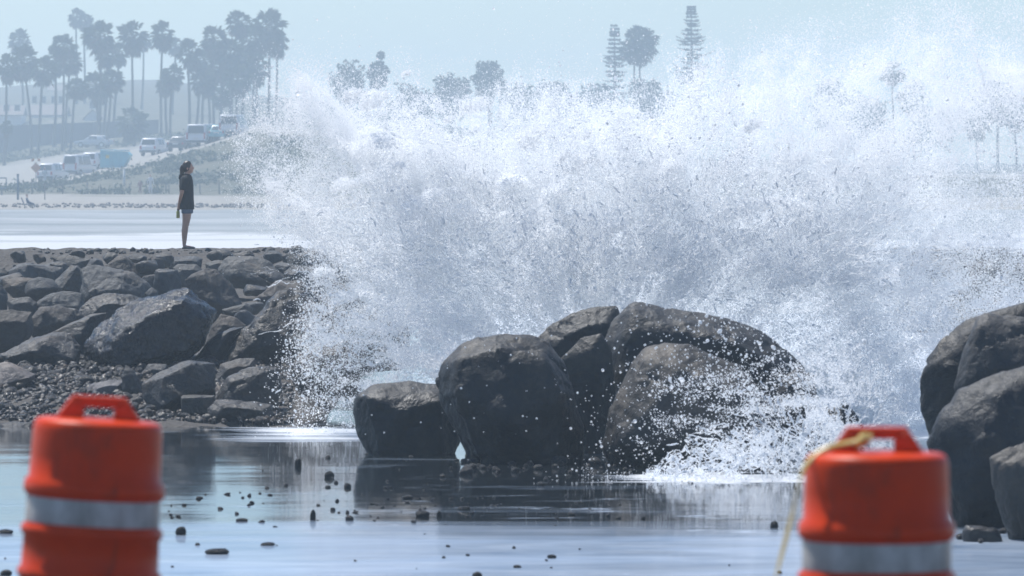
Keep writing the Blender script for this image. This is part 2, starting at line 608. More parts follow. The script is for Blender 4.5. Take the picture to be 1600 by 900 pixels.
# road shoulder that the drums stand on, sloping down to the flat
rows = np.concatenate([np.linspace(-12, 24, 10), np.linspace(24.5, 36, 16)])
cols = np.linspace(-1, 1, 40)
YY = np.repeat(rows[:, None], len(cols), 1)
XX = cols[None] * 16.0 + 0 * YY
ZZ = np.interp(YY, [-12, 24, 34.5, 36], [1.15, 1.15, -0.03, -0.2]) + 0 * XX
ZZ = ZZ + np.where(YY > 24, 0.03, 0.0) * fbm(np.stack([XX, YY, 0 * XX], -1), 3)
grid_mesh('road', np.stack([XX, YY, ZZ], -1), M['asphalt'], 'structure')

# tide water on the flat
rows = np.arange(33, 112.6, 0.5)
cols = np.linspace(-1, 1, 60)
YY = np.repeat(rows[:, None], len(cols), 1)
XX = cols[None] * (0.105 * YY + 4)
ZZ = 0.008 * fbm(np.stack([XX * 0.5, YY * 0.9, 0 * XX], -1), 3)
grid_mesh('water', np.stack([XX, YY, ZZ], -1), M['tide'], 'structure')

# the bay behind the bank
rows = np.arange(112, 318, 0.7)
cols = np.linspace(-1, 1, 160)
YY = np.repeat(rows[:, None], len(cols), 1)
XX = cols[None] * (0.11 * YY + 6)
wob = 9 * fbm(np.stack([XX * 0.05, YY * 0.02, 0 * XX], -1), 3)
ZZ = 0.16 * np.exp(-((YY + wob - 216) / 3.0) ** 2) + 0.22 * np.exp(-((YY + wob * 1.3 - 262) / 5.0) ** 2) + 0.15 * np.exp(-((YY + wob - 292) / 4.0) ** 2)
ZZ = ZZ * (0.6 + 0.4 * fbm(np.stack([XX * 0.12, 0 * YY, 0 * XX + 5], -1), 2)) + 0.05 * fbm(np.stack([XX * 0.4, YY * 0.9, 0 * XX], -1), 4)
grid_mesh('sea', np.stack([XX, YY, ZZ], -1), M['sea'], 'structure')

# far beach, bluff, parking terrace and hill
PXK = [-700, 0, 60, 100, 190, 250, 330, 400, 520, 700, 1000, 1450, 2300]
ROWS = [  # distance, image row at each PXK, scrub cover at each PXK
    (314, [334] * 13, 0.0),
    (330, [327] * 13, 0.0),
    (420, [310, 309, 309, 309, 308, 308, 309, 309, 310, 310, 310, 312, 312], 0.1),
    (455, [304, 302, 301, 301, 300, 300, 301, 302, 303, 303, 304, 306, 306], 1.0),
    (510, [298, 297, 291, 287, 268, 252, 230, 210, 216, 240, 265, 280, 285], 0.95),
    (519, [297, 295, 288, 283, 264, 247, 224, 203, 210, 236, 262, 276, 282], 0.15),
    (525, [296, 294, 287, 281, 262, 245, 222, 201, 209, 235, 261, 275, 281], 0.1),
    (640, [268, 262, 255, 248, 236, 226, 212, 196, 200, 228, 256, 272, 278], 0.25),
    (690, [255, 247, 240, 236, 226, 216, 206, 192, 196, 224, 252, 270, 276], 0.85),
    (760, [218, 208, 205, 203, 199, 196, 192, 186, 190, 218, 250, 268, 274], 0.7),
    (900, [188, 172, 160, 155, 148, 146, 152, 160, 168, 205, 246, 264, 270], 0.9),
    (1080, [160, 138, 132, 130, 126, 126, 134, 148, 160, 196, 243, 258, 262], 0.95),
    (1200, [176, 150, 142, 138, 132, 132, 140, 156, 168, 200, 244, 256, 260], 0.95),
]
pxs = np.linspace(-700, 2300, 330)
Rk = np.array([r[0] for r in ROWS], float)
dist = np.concatenate([np.linspace(a, b, max(2, int((b - a) / 4)), endpoint=False) for a, b in zip(Rk[:-1], Rk[1:])] + [[Rk[-1]]])
tab = np.stack([np.interp(pxs, PXK, r[1]) for r in ROWS])
ztab = CAMZ - (tab - YH) / FPX * Rk[:, None]
cov = np.array([r[2] for r in ROWS])
ZL = np.stack([np.interp(dist, Rk, ztab[:, j]) for j in range(len(pxs))], 1)
XL = (pxs[None] - 800) / FPX * dist[:, None]
YL = np.repeat(dist[:, None], len(pxs), 1)
ZL = ZL + 0.35 * fbm(np.stack([XL * 0.18, YL * 0.1, 0 * XL], -1), 4) * sstep(330, 470, YL) * np.interp(YL, [510, 519, 640, 700], [1, 0.15, 0.2, 1.2])
def land_z(X, Y):
    px = 800 + X / Y * FPX
    col = np.array([np.interp(px, pxs, ztab[i]) for i in range(len(Rk))])
    return float(np.interp(Y, Rk, col))
land = grid_mesh('terrain', np.stack([XL, YL, ZL], -1), M['land'], 'structure')
cv = np.repeat(np.interp(dist, Rk, cov)[:, None], len(pxs), 1)
ca = land.data.attributes.new('cover', 'FLOAT', 'POINT')
ca.data.foreach_set('value', cv.astype(np.float32).reshape(-1))

# ground far past everything, just under the rest
mesh_obj('ground', [(-1400, -300, -0.9), (1400, -300, -0.9), (1400, 1380, -0.9), (-1400, 1380, -0.9)], [(0, 1, 2, 3)], M['sand'])['kind'] = 'structure'

# ------------------------------------------------------------------ rocks
def build_rock(name, pts, mat, target=0.06, smooth=3, amp=0.035, freq=2.2, seed=0, strata=0.0):
    """Convex stone through the given world points, refined, worn at the edges and roughened; origin at its base."""
    P = np.array([tuple(p) for p in pts])
    base = np.array([P[:, 0].mean(), P[:, 1].mean(), P[:, 2].min()])
    bm = bmesh.new()
    for p in P - base:
        bm.verts.new(p)
    r = bmesh.ops.convex_hull(bm, input=bm.verts)
    dead = [g for g in r['geom_interior'] + r['geom_unused'] if isinstance(g, bmesh.types.BMVert)]
    bmesh.ops.delete(bm, geom=list(set(dead)), context='VERTS')
    for _ in range(7):
        es = [e for e in bm.edges if e.calc_length() > target]
        if not es or len(bm.faces) > 14000:
            break
        bmesh.ops.subdivide_edges(bm, edges=es, cuts=1)
        bmesh.ops.triangulate(bm, faces=[f for f in bm.faces if len(f.verts) > 3])
    for _ in range(smooth):
        bmesh.ops.smooth_vert(bm, verts=bm.verts, factor=0.5, use_axis_x=True, use_axis_y=True, use_axis_z=True)
    bm.normal_update()
    bmesh.ops.recalc_face_normals(bm, faces=bm.faces)
    V = np.array([v.co[:] for v in bm.verts])
    N = np.array([v.normal[:] for v in bm.verts])
    Q = V * freq + seed * 3.17
    d = fbm(Q, 5, 0.55)
    ridge = 1 - np.abs(fbm(Q * 1.7 + 9, 4, 0.55)) * 2.2
    d = d * 0.8 + np.clip(ridge, -1, 1) * -0.22
    # chipped planes: quantised noise gives small steps like broken faces
    ch = vnoise(Q * 1.1 + 4)
    d = d + 0.75 * (np.round(ch * 4) / 4 - ch)
    ch2 = vnoise(Q * 2.7 + 14)
    d = d + 0.3 * (np.round(ch2 * 3) / 3 - ch2)
    cr = np.abs(fbm(Q * 0.8 + 20, 3, 0.5))
    d = d - 0.4 * np.clip(1 - cr / 0.03, 0, 1)
    if strata:
        s = np.sin((V[:, 2] * 0.9 + V[:, 0] * 0.25 + 0.25 * fbm(Q, 2)) * 26)
        d = d + strata * s
    V = V + N * (d * amp)[:, None]
    for v, c in zip(bm.verts, V):
        v.co = c
    return bm_obj(name, bm, mat, None, True, base)

def traced(outline, Y, ridges=(), depth=0.8, back=0.72, front=True, lean=0.0):
    """World points of a stone whose silhouette is the traced outline at distance Y. Ridge points (px, py, d) stand d widths in front."""
    o = np.array(outline, float)
    w = (o[:, 0].max() - o[:, 0].min()) / FPX * Y
    c = o.mean(0)
    top, bot = o[:, 1].min(), o[:, 1].max()
    pts = []
    for x, y in o:
        f = (y - top) / max(bot - top, 1)          # lower part of the silhouette lies nearer: the stone leans back
        pts.append(at(x, y, Y - (f - 0.5) * lean * w))
    if depth:
        for x, y in c + (o - c) * back:
            pts.append(at(x, y, Y + depth * w))
    if front and not ridges:
        cc = c + np.array([0.04 * (o[:, 0].max() - o[:, 0].min()), 0.10 * (bot - top)])
        for x, y in cc + (o - c) * 0.62:
            pts.append(at(x, y, Y - 0.30 * depth * w))
    for x, y, d in ridges:
        pts.append(at(x, y, Y + d * w))
    return pts

CR = {'A': (0, 380, 10 / 3), 'B': (320, 380, 3.0), 'C': (660, 440, 2.5), 'D': (1180, 440, 822 / 420.0), 'F': (0, 0, 1.0),
      'G': (0, 380, 5.0), 'H': (240, 380, 5.0)}
def tr(crop, pts):
    ox, oy, s = CR[crop]
    return [(ox + p[0] / s, oy + p[1] / s) + tuple(p[2:]) for p in pts]

ROCKS = [
    # ---- jetty bank, upper courses (dry)
    ('A', None, 'dry', 'pale-faced angular grey rock with dark right side, highest on the bank at far left',
     [(45, 150), (100, 105), (135, 100), (320, 120), (325, 140), (270, 205), (200, 200), (130, 185), (50, 178)], [(138, 112, -.2), (130, 178, -.28), (290, 150, -.12)]),
    ('A', None, 'brown', 'low brown rock with rosy sloping top under the pale-faced angular rock',
     [(20, 185), (130, 175), (185, 185), (265, 240), (255, 272), (110, 278), (20, 225)], [(140, 195, -.15), (180, 268, -.28), (60, 225, -.2)]),
    ('A', None, 'dry', 'grey wedge rock with one bright square face tilted left on the bank',
     [(260, 205), (370, 110), (405, 115), (455, 180), (440, 240), (380, 245), (320, 240)], [(402, 122, -.2), (325, 236, -.34), (425, 240, -.1)]),
    ('A', None, 'dry', 'broad rough grey slab with rippled pale surface in the middle of the bank',
     [(425, 125), (500, 110), (690, 150), (770, 200), (790, 240), (700, 275), (430, 275), (455, 190)], [(640, 175, -.12), (620, 240, -.3), (470, 262, -.26)]),
    ('A', None, 'dry', 'small peaked stone just left of the tan pyramid rock under the crest',
     [(435, 120), (470, 85), (500, 75), (530, 90), (550, 120), (500, 128)], [(505, 85, -.25), (515, 122, -.35)]),
    ('A', None, 'brown', 'tan pyramid-shaped rock with bright left face just below the crest',
     [(540, 118), (625, 60), (660, 70), (760, 150), (740, 168), (700, 160), (560, 130)], [(655, 76, -.15), (700, 162, -.32), (640, 140, -.26)]),
    ('A', None, 'brown', 'small upright tan stone with a sharp slanted left edge below the crest',
     [(755, 145), (800, 72), (850, 85), (860, 135), (790, 158)], [(806, 80, -.2), (790, 150, -.35)]),
    ('A', None, 'dry', 'blocky grey rock with a pale pitted left face in the middle of the bank',
     [(810, 140), (830, 130), (920, 140), (945, 200), (930, 255), (820, 255), (800, 200)], [(880, 148, -.2), (880, 245, -.35), (825, 150, -.15)]),
    ('A', None, 'dry', 'rounded grey rock with pale top edge under the feet of the standing person',
     [(900, 125), (930, 105), (1020, 110), (1060, 140), (1000, 190), (940, 195)], None),
    ('A', None, 'brown', 'big brown-grey dome rock with smooth face in the middle of the bank',
     [(970, 190), (1075, 125), (1130, 135), (1185, 195), (1250, 270), (1310, 340), (1200, 395), (1060, 350), (985, 250)], [(1060, 160, -.15), (1100, 300, -.34), (1220, 350, -.26)]),
    ('A', None, 'dry', 'low flat grey stone touching the upper left of the long striated slab',
     [(1070, 105), (1130, 85), (1185, 90), (1150, 132), (1080, 128)], None),
    ('A', None, 'dry', 'long striated grey slab with broken left edge right of the standing person',
     [(1140, 130), (1190, 65), (1330, 70), (1400, 95), (1500, 175), (1440, 195), (1300, 210), (1200, 195), (1150, 160)], [(1225, 100, -.14), (1215, 165, -.26), (1440, 190, -.22), (1300, 195, -.26)]),
    ('A', None, 'brown', 'wide brownish rock with a pale chipped corner right of the brown dome',
     [(1340, 265), (1440, 190), (1560, 190), (1600, 215), (1640, 265), (1560, 320), (1400, 330)], [(1440, 205, -.15), (1420, 270, -.3), (1560, 260, -.25)]),
    ('A', None, 'dry', 'flat-topped rock under the crest where the spray begins',
     [(1440, 110), (1590, 38), (1720, 40), (1740, 90), (1700, 120), (1500, 135)], [(1590, 55, -.15), (1500, 125, -.2), (1680, 110, -.22)]),
    ('A', None, 'dry', 'smooth oval rock half veiled by spray below the flat-topped rock',
     [(1480, 150), (1530, 112), (1640, 115), (1700, 160), (1620, 200), (1500, 190)], None),
    ('A', None, 'dry', 'small angular stone with a bright top between brown dome and dark spiky boulder',
     [(1160, 345), (1280, 310), (1310, 340), (1310, 430), (1250, 430), (1190, 380)], [(1275, 322, -.2), (1240, 372, -.3), (1165, 352, -.1)]),
    ('A', None, 'dry', 'squat smooth grey rock at the left edge of the bank below the rosy rock',
     [(40, 300), (80, 284), (150, 280), (190, 310), (175, 360), (60, 360)], None),
    ('A', None, 'dry', 'grey rock with creased pale shoulder below the broad rippled slab',
     [(170, 310), (240, 270), (330, 245), (425, 260), (435, 310), (400, 360), (250, 350)], [(260, 275, -.15), (290, 330, -.3), (410, 330, -.2)]),
    ('A', None, 'brown', 'large dull brown rock cut by the left edge of the picture',
     [(-90, 360), (60, 345), (160, 352), (165, 440), (120, 500), (-20, 520), (-90, 480)], None),
    ('A', None, 'brown', 'ridged brown rock with a pale left rim behind the dark slab rocks',
     [(150, 400), (210, 330), (290, 320), (380, 345), (395, 390), (340, 430), (250, 455), (180, 460)], [(230, 345, -.12), (200, 440, -.25), (330, 410, -.28)]),
    ('A', None, 'dry', 'pale-rimmed rock halfway down the bank at the left picture edge',
     [(-70, 225), (0, 212), (38, 255), (35, 330), (0, 355), (-70, 345)], None),
    ('A', None, 'dry', 'dark flat rock lying in the dirt just under the crest',
     [(270, 68), (350, 58), (470, 82), (450, 118), (350, 125), (300, 100)], [(440, 90, -.12), (360, 120, -.2)]),
    ('A', None, 'dry', 'small dark stone at the left picture edge near the crest',
     [(-40, 125), (20, 128), (45, 155), (20, 198), (-40, 198)], None),
    ('A', None, 'dry', 'low slab with wavy top between the pale-faced rock and the wedge rock',
     [(180, 122), (250, 98), (320, 105), (360, 140), (300, 165), (210, 150)], None),
    ('A', None, 'dry', 'small grey block directly below the feet of the standing person',
     [(880, 95), (900, 70), (1010, 66), (1050, 80), (1040, 115), (960, 125), (890, 120)], None),
    ('A', None, 'brown', 'low brown stone between wedge rock and blocky rock',
     [(1000, 200), (1060, 180), (1120, 190), (1150, 250), (1060, 270), (1000, 250)], None),
    ('A', None, 'dry', 'small pale chip of rock behind the tip of the glossy slab boulder',
     [(755, 262), (790, 228), (820, 250), (830, 285), (780, 290)], None),
    # ---- mid rocks at the foot of the bank (darker, damp)
    ('A', 83.0, 'dark', 'dark humped rock behind the glossy slab boulder',
     [(380, 405), (410, 340), (470, 280), (540, 255), (680, 265), (770, 290), (700, 390), (600, 430), (450, 440)], None),
    ('A', 80.5, 'mid', 'dark grey slab with a pale vein left of the glossy slab boulder',
     [(240, 475), (420, 390), (480, 365), (570, 355), (540, 430), (470, 560), (420, 600), (300, 560)], [(470, 380, -.08), (430, 480, -.2)]),
    ('A', 76.0, 'mid', 'wide dark rock with a pale slanting top beside the pebbles at left',
     [(0, 585), (60, 545), (180, 490), (290, 460), (380, 470), (425, 540), (415, 630), (260, 645), (150, 640), (40, 610)], [(40, 592, -.22), (180, 560, -.28), (230, 500, -.2), (380, 600, -.3)]),
    ('A', 74.3, 'gloss', 'large dark slab boulder with glossy wet lit top above the pebbles',
     [(420, 565), (440, 500), (520, 410), (600, 350), (720, 290), (900, 240), (985, 228), (1010, 280), (1060, 335), (1140, 350), (1130, 390), (1090, 460), (1050, 540), (1000, 600), (900, 630), (700, 645), (570, 650), (430, 610)],
     [(600, 500, -.36), (660, 440, -.34), (800, 385, -.32), (960, 290, -.26), (580, 560, -.40), (620, 640, -.40), (980, 560, -.30), (1080, 400, -.18)]),
    ('A', 84.0, 'brown', 'warm brown sloping rock right behind the glossy slab boulder',
     [(1060, 510), (1100, 430), (1150, 365), (1230, 385), (1285, 425), (1240, 500), (1120, 540)], None),
    ('A', 75.5, 'dark', 'small dark angular rock with pale ridge right of the glossy slab boulder',
     [(990, 610), (1070, 520), (1130, 470), (1200, 440), (1285, 430), (1240, 520), (1170, 610), (1060, 640)], [(1080, 540, -.15), (1190, 460, -.2), (1100, 620, -.3)]),
    ('A', 74.0, 'spiky', 'tall dark boulder with a tan split edge, speckled by spray',
     [(1120, 640), (1200, 520), (1290, 440), (1330, 370), (1390, 310), (1440, 250), (1500, 243), (1600, 270), (1700, 330), (1740, 450), (1690, 580), (1500, 650), (1300, 650)],
     [(1385, 330, -.12), (1350, 440, -.2), (1300, 545, -.26), (1190, 620, -.2), (1500, 500, -.28), (1640, 560, -.26)]),
    ('A', 72.0, 'mid', 'flat tapering rock wedged under the tall dark spray-speckled boulder',
     [(1095, 715), (1150, 625), (1240, 598), (1330, 600), (1330, 650), (1230, 690), (1120, 735)], None),
    ('A', 68.5, 'dark', 'lowest dark boulder with a curved pale crest beside the water',
     [(1115, 850), (1130, 770), (1180, 700), (1260, 655), (1400, 630), (1460, 650), (1470, 760), (1440, 850), (1300, 900), (1140, 900)], [(1200, 720, -.15), (1170, 840, -.28), (1350, 680, -.15), (1360, 850, -.28)]),
    ('A', 67.6, 'dark', 'low square dark rock at the water edge under the curved-crest boulder',
     [(1075, 860), (1120, 812), (1170, 840), (1330, 825), (1420, 840), (1410, 930), (1250, 935), (1090, 925)], None),
    ('A', 68.4, 'mid', 'small square-cut block with a pale flat top at the water edge',
     [(940, 800), (955, 788), (1120, 790), (1125, 890), (980, 905), (942, 885)], [(945, 806, -.25), (1110, 800, -.25), (960, 890, -.3), (1100, 890, -.3)]),
    ('A', 69.3, 'mid', 'broad rock with a brown slanted face standing in the pebbles',
     [(735, 730), (830, 670), (940, 615), (1000, 605), (1130, 620), (1130, 790), (960, 810), (930, 865), (860, 885), (780, 875), (738, 800)], [(1000, 622, -.2), (935, 800, -.36), (850, 850, -.36), (840, 700, -.22), (1100, 760, -.2)]),
    ('A', 70.5, 'mid', 'small upright pointed stone in the pebbles left of the brown-faced rock',
     [(630, 700), (655, 630), (695, 655), (742, 730), (745, 800), (640, 800)], None),
    ('A', 71.5, 'slab', 'thin pale slab lying flat among the pebbles',
     [(430, 770), (470, 735), (570, 708), (650, 712), (640, 755), (560, 775), (480, 795)], None),
    ('A', 72.5, 'slab', 'pale flat slab on the pebbles at the left picture edge',
     [(-120, 690), (-40, 630), (40, 612), (190, 680), (185, 712), (80, 738), (0, 768), (-100, 760)], [(60, 640, -.1), (150, 700, -.25), (-20, 745, -.3)]),
    ('A', 73.5, 'mid', 'low grey rock between the pebbles and the pointed stone',
     [(720, 665), (770, 628), (870, 630), (880, 660), (830, 690), (740, 700)], None),
    ('A', 66.4, 'dark', 'flat black rock in shallow water behind the tilted drum',
     [(0, 935), (60, 928), (170, 930), (185, 960), (160, 1000), (20, 1000), (-20, 970)], None),
    ('B', 71.0, 'dark', 'round dark boulder with pale arched rim deep in the spray',
     [(560, 470), (600, 385), (660, 325), (750, 285), (850, 290), (930, 340), (970, 450), (930, 580), (600, 590)], None),
    ('B', 68.5, 'brown', 'tan boulder almost hidden by white spray beside the dark arched boulder',
     [(395, 580), (450, 500), (540, 450), (640, 445), (730, 530), (730, 700), (450, 710), (405, 640)], None),
    ('B', 72.5, 'mid', 'narrow leaning stone with pale edge in the spray',
     [(470, 490), (500, 410), (545, 340), (590, 320), (600, 400), (560, 490)], None),
    # ---- boulders in the middle
    ('F', 60.2, 'boulder', 'low dark boulder at the left end of the middle boulders, mirrored in the water',
     [(548, 645), (552, 618), (580, 600), (640, 594), (690, 600), (722, 640), (722, 690), (700, 710), (600, 712), (573, 702), (555, 682)], [(570, 618, -.2), (690, 625, -.25), (590, 695, -.3), (690, 700, -.3), (630, 640, -.32)]),
    ('C', 58.6, 'boulder', 'big round-topped dark boulder narrowing to a tan foot',
     [(45, 385), (80, 310), (150, 240), (220, 210), (320, 198), (420, 203), (500, 240), (560, 310), (600, 420), (640, 560), (640, 700), (520, 718), (200, 718), (150, 650), (100, 530), (60, 455)],
     [(130, 300, -.2), (300, 250, -.24), (480, 300, -.24), (120, 440, -.28), (330, 540, -.42), (540, 430, -.3), (240, 690, -.2), (560, 690, -.25)]),
    ('C', 62.6, 'boulder', 'dark sloping boulder behind the round-topped boulder',
     [(420, 240), (500, 160), (580, 120), (650, 98), (760, 93), (800, 180), (780, 330), (600, 360), (480, 320)], None),
    ('C', 60.2, 'boulder', 'narrow folded boulder wedged between the two largest boulders',
     [(530, 300), (620, 215), (700, 198), (740, 270), (760, 430), (740, 560), (700, 715), (600, 720), (580, 500)], [(660, 260, -.2), (640, 420, -.26), (700, 390, -.3), (650, 650, -.3), (600, 330, -.12)]),
    ('C', 60.8, 'boulder', 'largest boulder with a high ridge sloping down to the right',
     [(690, 260), (740, 140), (800, 80), (830, 66), (900, 83), (960, 108), (1090, 118), (1200, 143), (1330, 193), (1430, 258), (1500, 330), (1535, 390), (1540, 560), (1400, 650), (1000, 650), (760, 470), (700, 340)],
     [(815, 110, -.07), (810, 200, -.14), (760, 420, -.16), (960, 190, -.16), (1200, 230, -.18), (1400, 340, -.16)]),
    ('C', 58.0, 'boulder_tan', 'large tan-grey boulder in front with white water breaking on its right',
     [(695, 650), (735, 480), (790, 400), (820, 310), (870, 253), (950, 232), (1050, 243), (1130, 280), (1230, 325), (1330, 400), (1400, 500), (1430, 640), (1350, 765), (1100, 770), (850, 765), (720, 715)],
     [(880, 300, -.12), (1000, 330, -.2), (900, 470, -.28), (760, 640, -.22), (1000, 650, -.36), (1200, 420, -.24), (1260, 640, -.3)]),
    ('C', 58.6, 'boulder_tan', 'pale round stone in the splash right of the tan-grey boulder',
     [(1375, 440), (1400, 370), (1470, 332), (1535, 360), (1550, 450), (1500, 520), (1400, 520)], None),
    ('C', 57.6, 'boulder', 'dark rock behind the splash above the taped drum',
     [(1480, 640), (1520, 560), (1580, 480), (1640, 450), (1700, 520), (1740, 590), (1730, 700), (1500, 720)], None),
    # ---- boulders at the right edge
    ('D', 51.5, 'boulder', 'rearmost dark boulder of the pile at right edge, curved left flank',
     [(497, 300), (520, 230), (570, 160), (640, 110), (760, 75), (830, 55), (960, 50), (1000, 300), (900, 560), (700, 600), (560, 560), (525, 470), (500, 400)], [(560, 250, -.12), (680, 160, -.15), (600, 450, -.2), (850, 300, -.25)]),
    ('D', 49.9, 'boulder_tan', 'upright tan boulder with mottled face at the top of the pile at right edge',
     [(597, 330), (630, 220), (680, 105), (720, 93), (830, 108), (960, 130), (990, 330), (800, 420), (620, 400)], [(680, 130, -.1), (640, 310, -.2), (740, 270, -.28), (900, 250, -.25)]),
    ('D', 48.6, 'boulder', 'broad dark boulder with smooth rounded top, front of the pile at right edge',
     [(523, 490), (560, 400), (620, 330), (720, 288), (830, 253), (960, 240), (1080, 300), (1080, 780), (700, 790), (620, 775), (590, 640), (530, 530)], [(600, 420, -.1), (760, 340, -.16), (700, 480, -.24), (650, 700, -.2), (860, 560, -.26)]),
    ('D', 46.9, 'boulder_tan', 'craggy pale-edged rock low in the corner right of the taped drum',
     [(713, 535), (780, 500), (830, 480), (900, 468), (980, 500), (990, 800), (790, 800), (745, 700), (720, 620)], [(735, 560, -.1), (800, 560, -.24), (770, 640, -.22), (830, 740, -.3), (900, 600, -.3)]),
    ('D', 46.6, 'boulder_tan', 'small pale stone at the foot of the boulder pile beside the taped drum',
     [(625, 765), (640, 740), (690, 742), (745, 752), (760, 790), (640, 798)], None),
]
MATS = {'dry': 'rock_dry', 'brown': 'rock_brown', 'mid': 'rock_mid', 'dark': 'rock_dark', 'boulder': 'boulder', 'boulder_tan': 'boulder_tan',
        'gloss': 'rock_gloss', 'spiky': 'rock_dark', 'slab': 'rock_slab'}
M['rock_gloss'] = rock_mat('wet_slab_rock', (0.018, 0.02, 0.023), (0.055, 0.056, 0.06), (0.045, 0.044, 0.043), 0.27)
M['rock_slab'] = rock_mat('pale_slab_rock', (0.13, 0.12, 0.12), (0.26, 0.24, 0.235), (0.2, 0.16, 0.13), 0.6)

for i, (crop, Y, kind, label, outline, ridges) in enumerate(ROCKS):
    o2 = tr(crop, outline)
    big = kind.startswith('boulder')
    if Y is not None and crop in 'AB':
        pyb = max(p[1] for p in o2)
        w = (max(p[0] for p in o2) - min(p[0] for p in o2)) / FPX * 75
        Y = left_Y_of(pyb) + 0.22 * w
        o2 = [(x, y + (9 if y > pyb - 12 else 0)) for x, y in o2]
    if Y is None:
        pyb = max(p[1] for p in o2)
        w = (max(p[0] for p in o2) - min(p[0] for p in o2)) / FPX * 100
        Y = left_Y_of(pyb) + 0.15 * w
        Y = min(Y, 106.4)
        cxm, cym = sum(p[0] for p in o2) / len(o2), sum(p[1] for p in o2) / len(o2)
        o2 = [(cxm + (x - cxm) * 1.07, y if y < cym else cym + (y - cym) * 1.5 + 4) for x, y in o2]
    r2 = tr(crop, ridges) if ridges else ()
    pts = traced(o2, Y, r2, depth=0.7 if big else 0.6, lean=0.25 if not big else 0.1)
    if big:
        zmin = min(p.z for p in pts)
        mx_ = sum(p.x for p in pts) / len(pts)
        pts += [Vector((mx_ + (p.x - mx_) * 0.86, p.y, p.z - 0.16)) for p in pts if p.z < zmin + 0.16]
    w = (max(p[0] for p in o2) - min(p[0] for p in o2)) / FPX * Y
    o = build_rock('boulder' if (big or w > 1.0) else 'rock', pts, M[MATS[kind]], target=max(0.03, min(0.055, w / 24)),
                   smooth=5 if big else 1, amp=(0.042 if big else 0.045) * max(0.5, min(w, 1.6)), freq=1.7 if big else 2.6, seed=i + 1,
                   strata=0.10 if (i * 7) % 3 == 0 and not big else 0.0)
    tag(o, label, 'boulder' if (big or w > 1.0) else 'rock',
        'boulders in the shallows' if big else ('rocks piled on the bank' if i < 27 else 'rocks at the foot of the bank'))

def short_name(label):
    for cut in (' with ', ' at ', ' in ', ' just ', ' under ', ' below', ' touching', ' cut ', ' half', ' lying', ' between', ' directly', ' behind', ' right ', ' left ', ' beside', ' wedged', ' where', ' veiled', ' deep', ' almost', ',', ' above'):
        label = label.split(cut)[0]
    return label
ANCH = [(sum(p[0] for p in tr(c_, o_)) / len(o_), sum(p[1] for p in tr(c_, o_)) / len(o_), short_name(l_)) for c_, _, _, l_, o_, _ in ROCKS[:48]]
GAP_USED = set()
def gap_label(px, py):
    for ax, ay, nm in sorted(ANCH, key=lambda a: (a[0] - px) ** 2 + (a[1] - py) ** 2):
        dx, dy = px - ax, py - ay
        side = ('right of' if dx > 0 else 'left of') if abs(dx) > 1.3 * abs(dy) else ('below' if dy > 0 else 'above')
        lab = 'small grey gap rock just %s the %s' % (side, nm)
        if lab not in GAP_USED and len(lab.split()) <= 16:
            GAP_USED.add(lab)
            return lab
    return 'small grey rock filling a gap of the bank'
# rocks filling the gaps of the bank, and the bank's end seen through spray at right
def random_rock_pts(px, py, Y, w, h, rng):
    n = 16
    d = rng.normal(size=(n, 3))
    d /= np.linalg.norm(d, axis=1)[:, None]
    c = at(px, py, Y)
    return [c + Vector((v[0] * w / 2, v[1] * w * 0.45, v[2] * h / 2)) for v in d]
rg = np.random.default_rng(3)
fill = []
for px, py, w in [(65, 452, 60), (232, 418, 46), (300, 470, 60), (330, 470, 50), (405, 420, 40), (150, 462, 40), (25, 505, 60), (110, 500, 60), (470, 470, 60), (385, 500, 50), (240, 440, 46),
                  (90, 420, 40), (350, 400, 36), (500, 440, 60), (540, 425, 60), (560, 470, 60), (20, 440, 50), (195, 440, 44), (30, 402, 36), (60, 404, 30), (120, 400, 30), (172, 404, 32), (215, 405, 34), (255, 406, 40), (335, 402, 34), (380, 404, 40), (425, 402, 40), (455, 408, 40), (330, 440, 50), (350, 520, 44), (400, 455, 46), (420, 440, 50), (445, 425, 50), (395, 480, 40)]:
    Y = left_Y_of(py + 14)
    m = FPX / Y
    o = build_rock('rock', random_rock_pts(px, py, Y + 0.3, w / m, w * 0.7 / m, rg), M['rock_dry' if px % 2 else 'rock_mid'], 0.05, 2, 0.035, 2.6, px)
    tag(o, gap_label(px, py), 'rock', 'gap rocks of the bank')
for px in range(1410, 1680, 38):
    for k, py in enumerate((400, 428, 458)):
        Y = 105.6 - k * 2.2
        w = rg.uniform(0.5, 0.9)
        o = build_rock('rock', random_rock_pts(px + rg.uniform(-14, 14) + 18 * (k % 2), py, Y, w, w * 0.65, rg), M['rock_mid'], 0.06, 2, 0.04, 2.6, px + k)
        tag(o, 'dark rock of the far bank seen through drops above the boulders at right edge', 'rock', 'far bank rocks behind the spray')

# ------------------------------------------------------------------ pebbles and stones
IV, IF = ico(1)
IV2, IF2 = ico(2)
def pebble_mesh(seed, sub=2):
    r = np.random.default_rng(seed)
    v = (IV2 if sub == 2 else IV) * np.array([1.0, r.uniform(0.65, 0.9), r.uniform(0.45, 0.7)])
    v = v * (1 + 0.28 * fbm((IV2 if sub == 2 else IV) * 1.1 + seed * 2.3, 3))[:, None]
    me = bpy.data.meshes.new('pebble')
    me.from_pydata([tuple(x) for x in v], [], IF2 if sub == 2 else IF)
    me.polygons.foreach_set('use_smooth', [True] * len(me.polygons))
    return me
PEB = [pebble_mesh(s) for s in range(8)]
for m_ in PEB:
    m_.materials.append(M['pebble'])
WET = [pebble_mesh(20 + s) for s in range(8)]
for m_ in WET:
    m_.materials.append(M['stone_wet'])

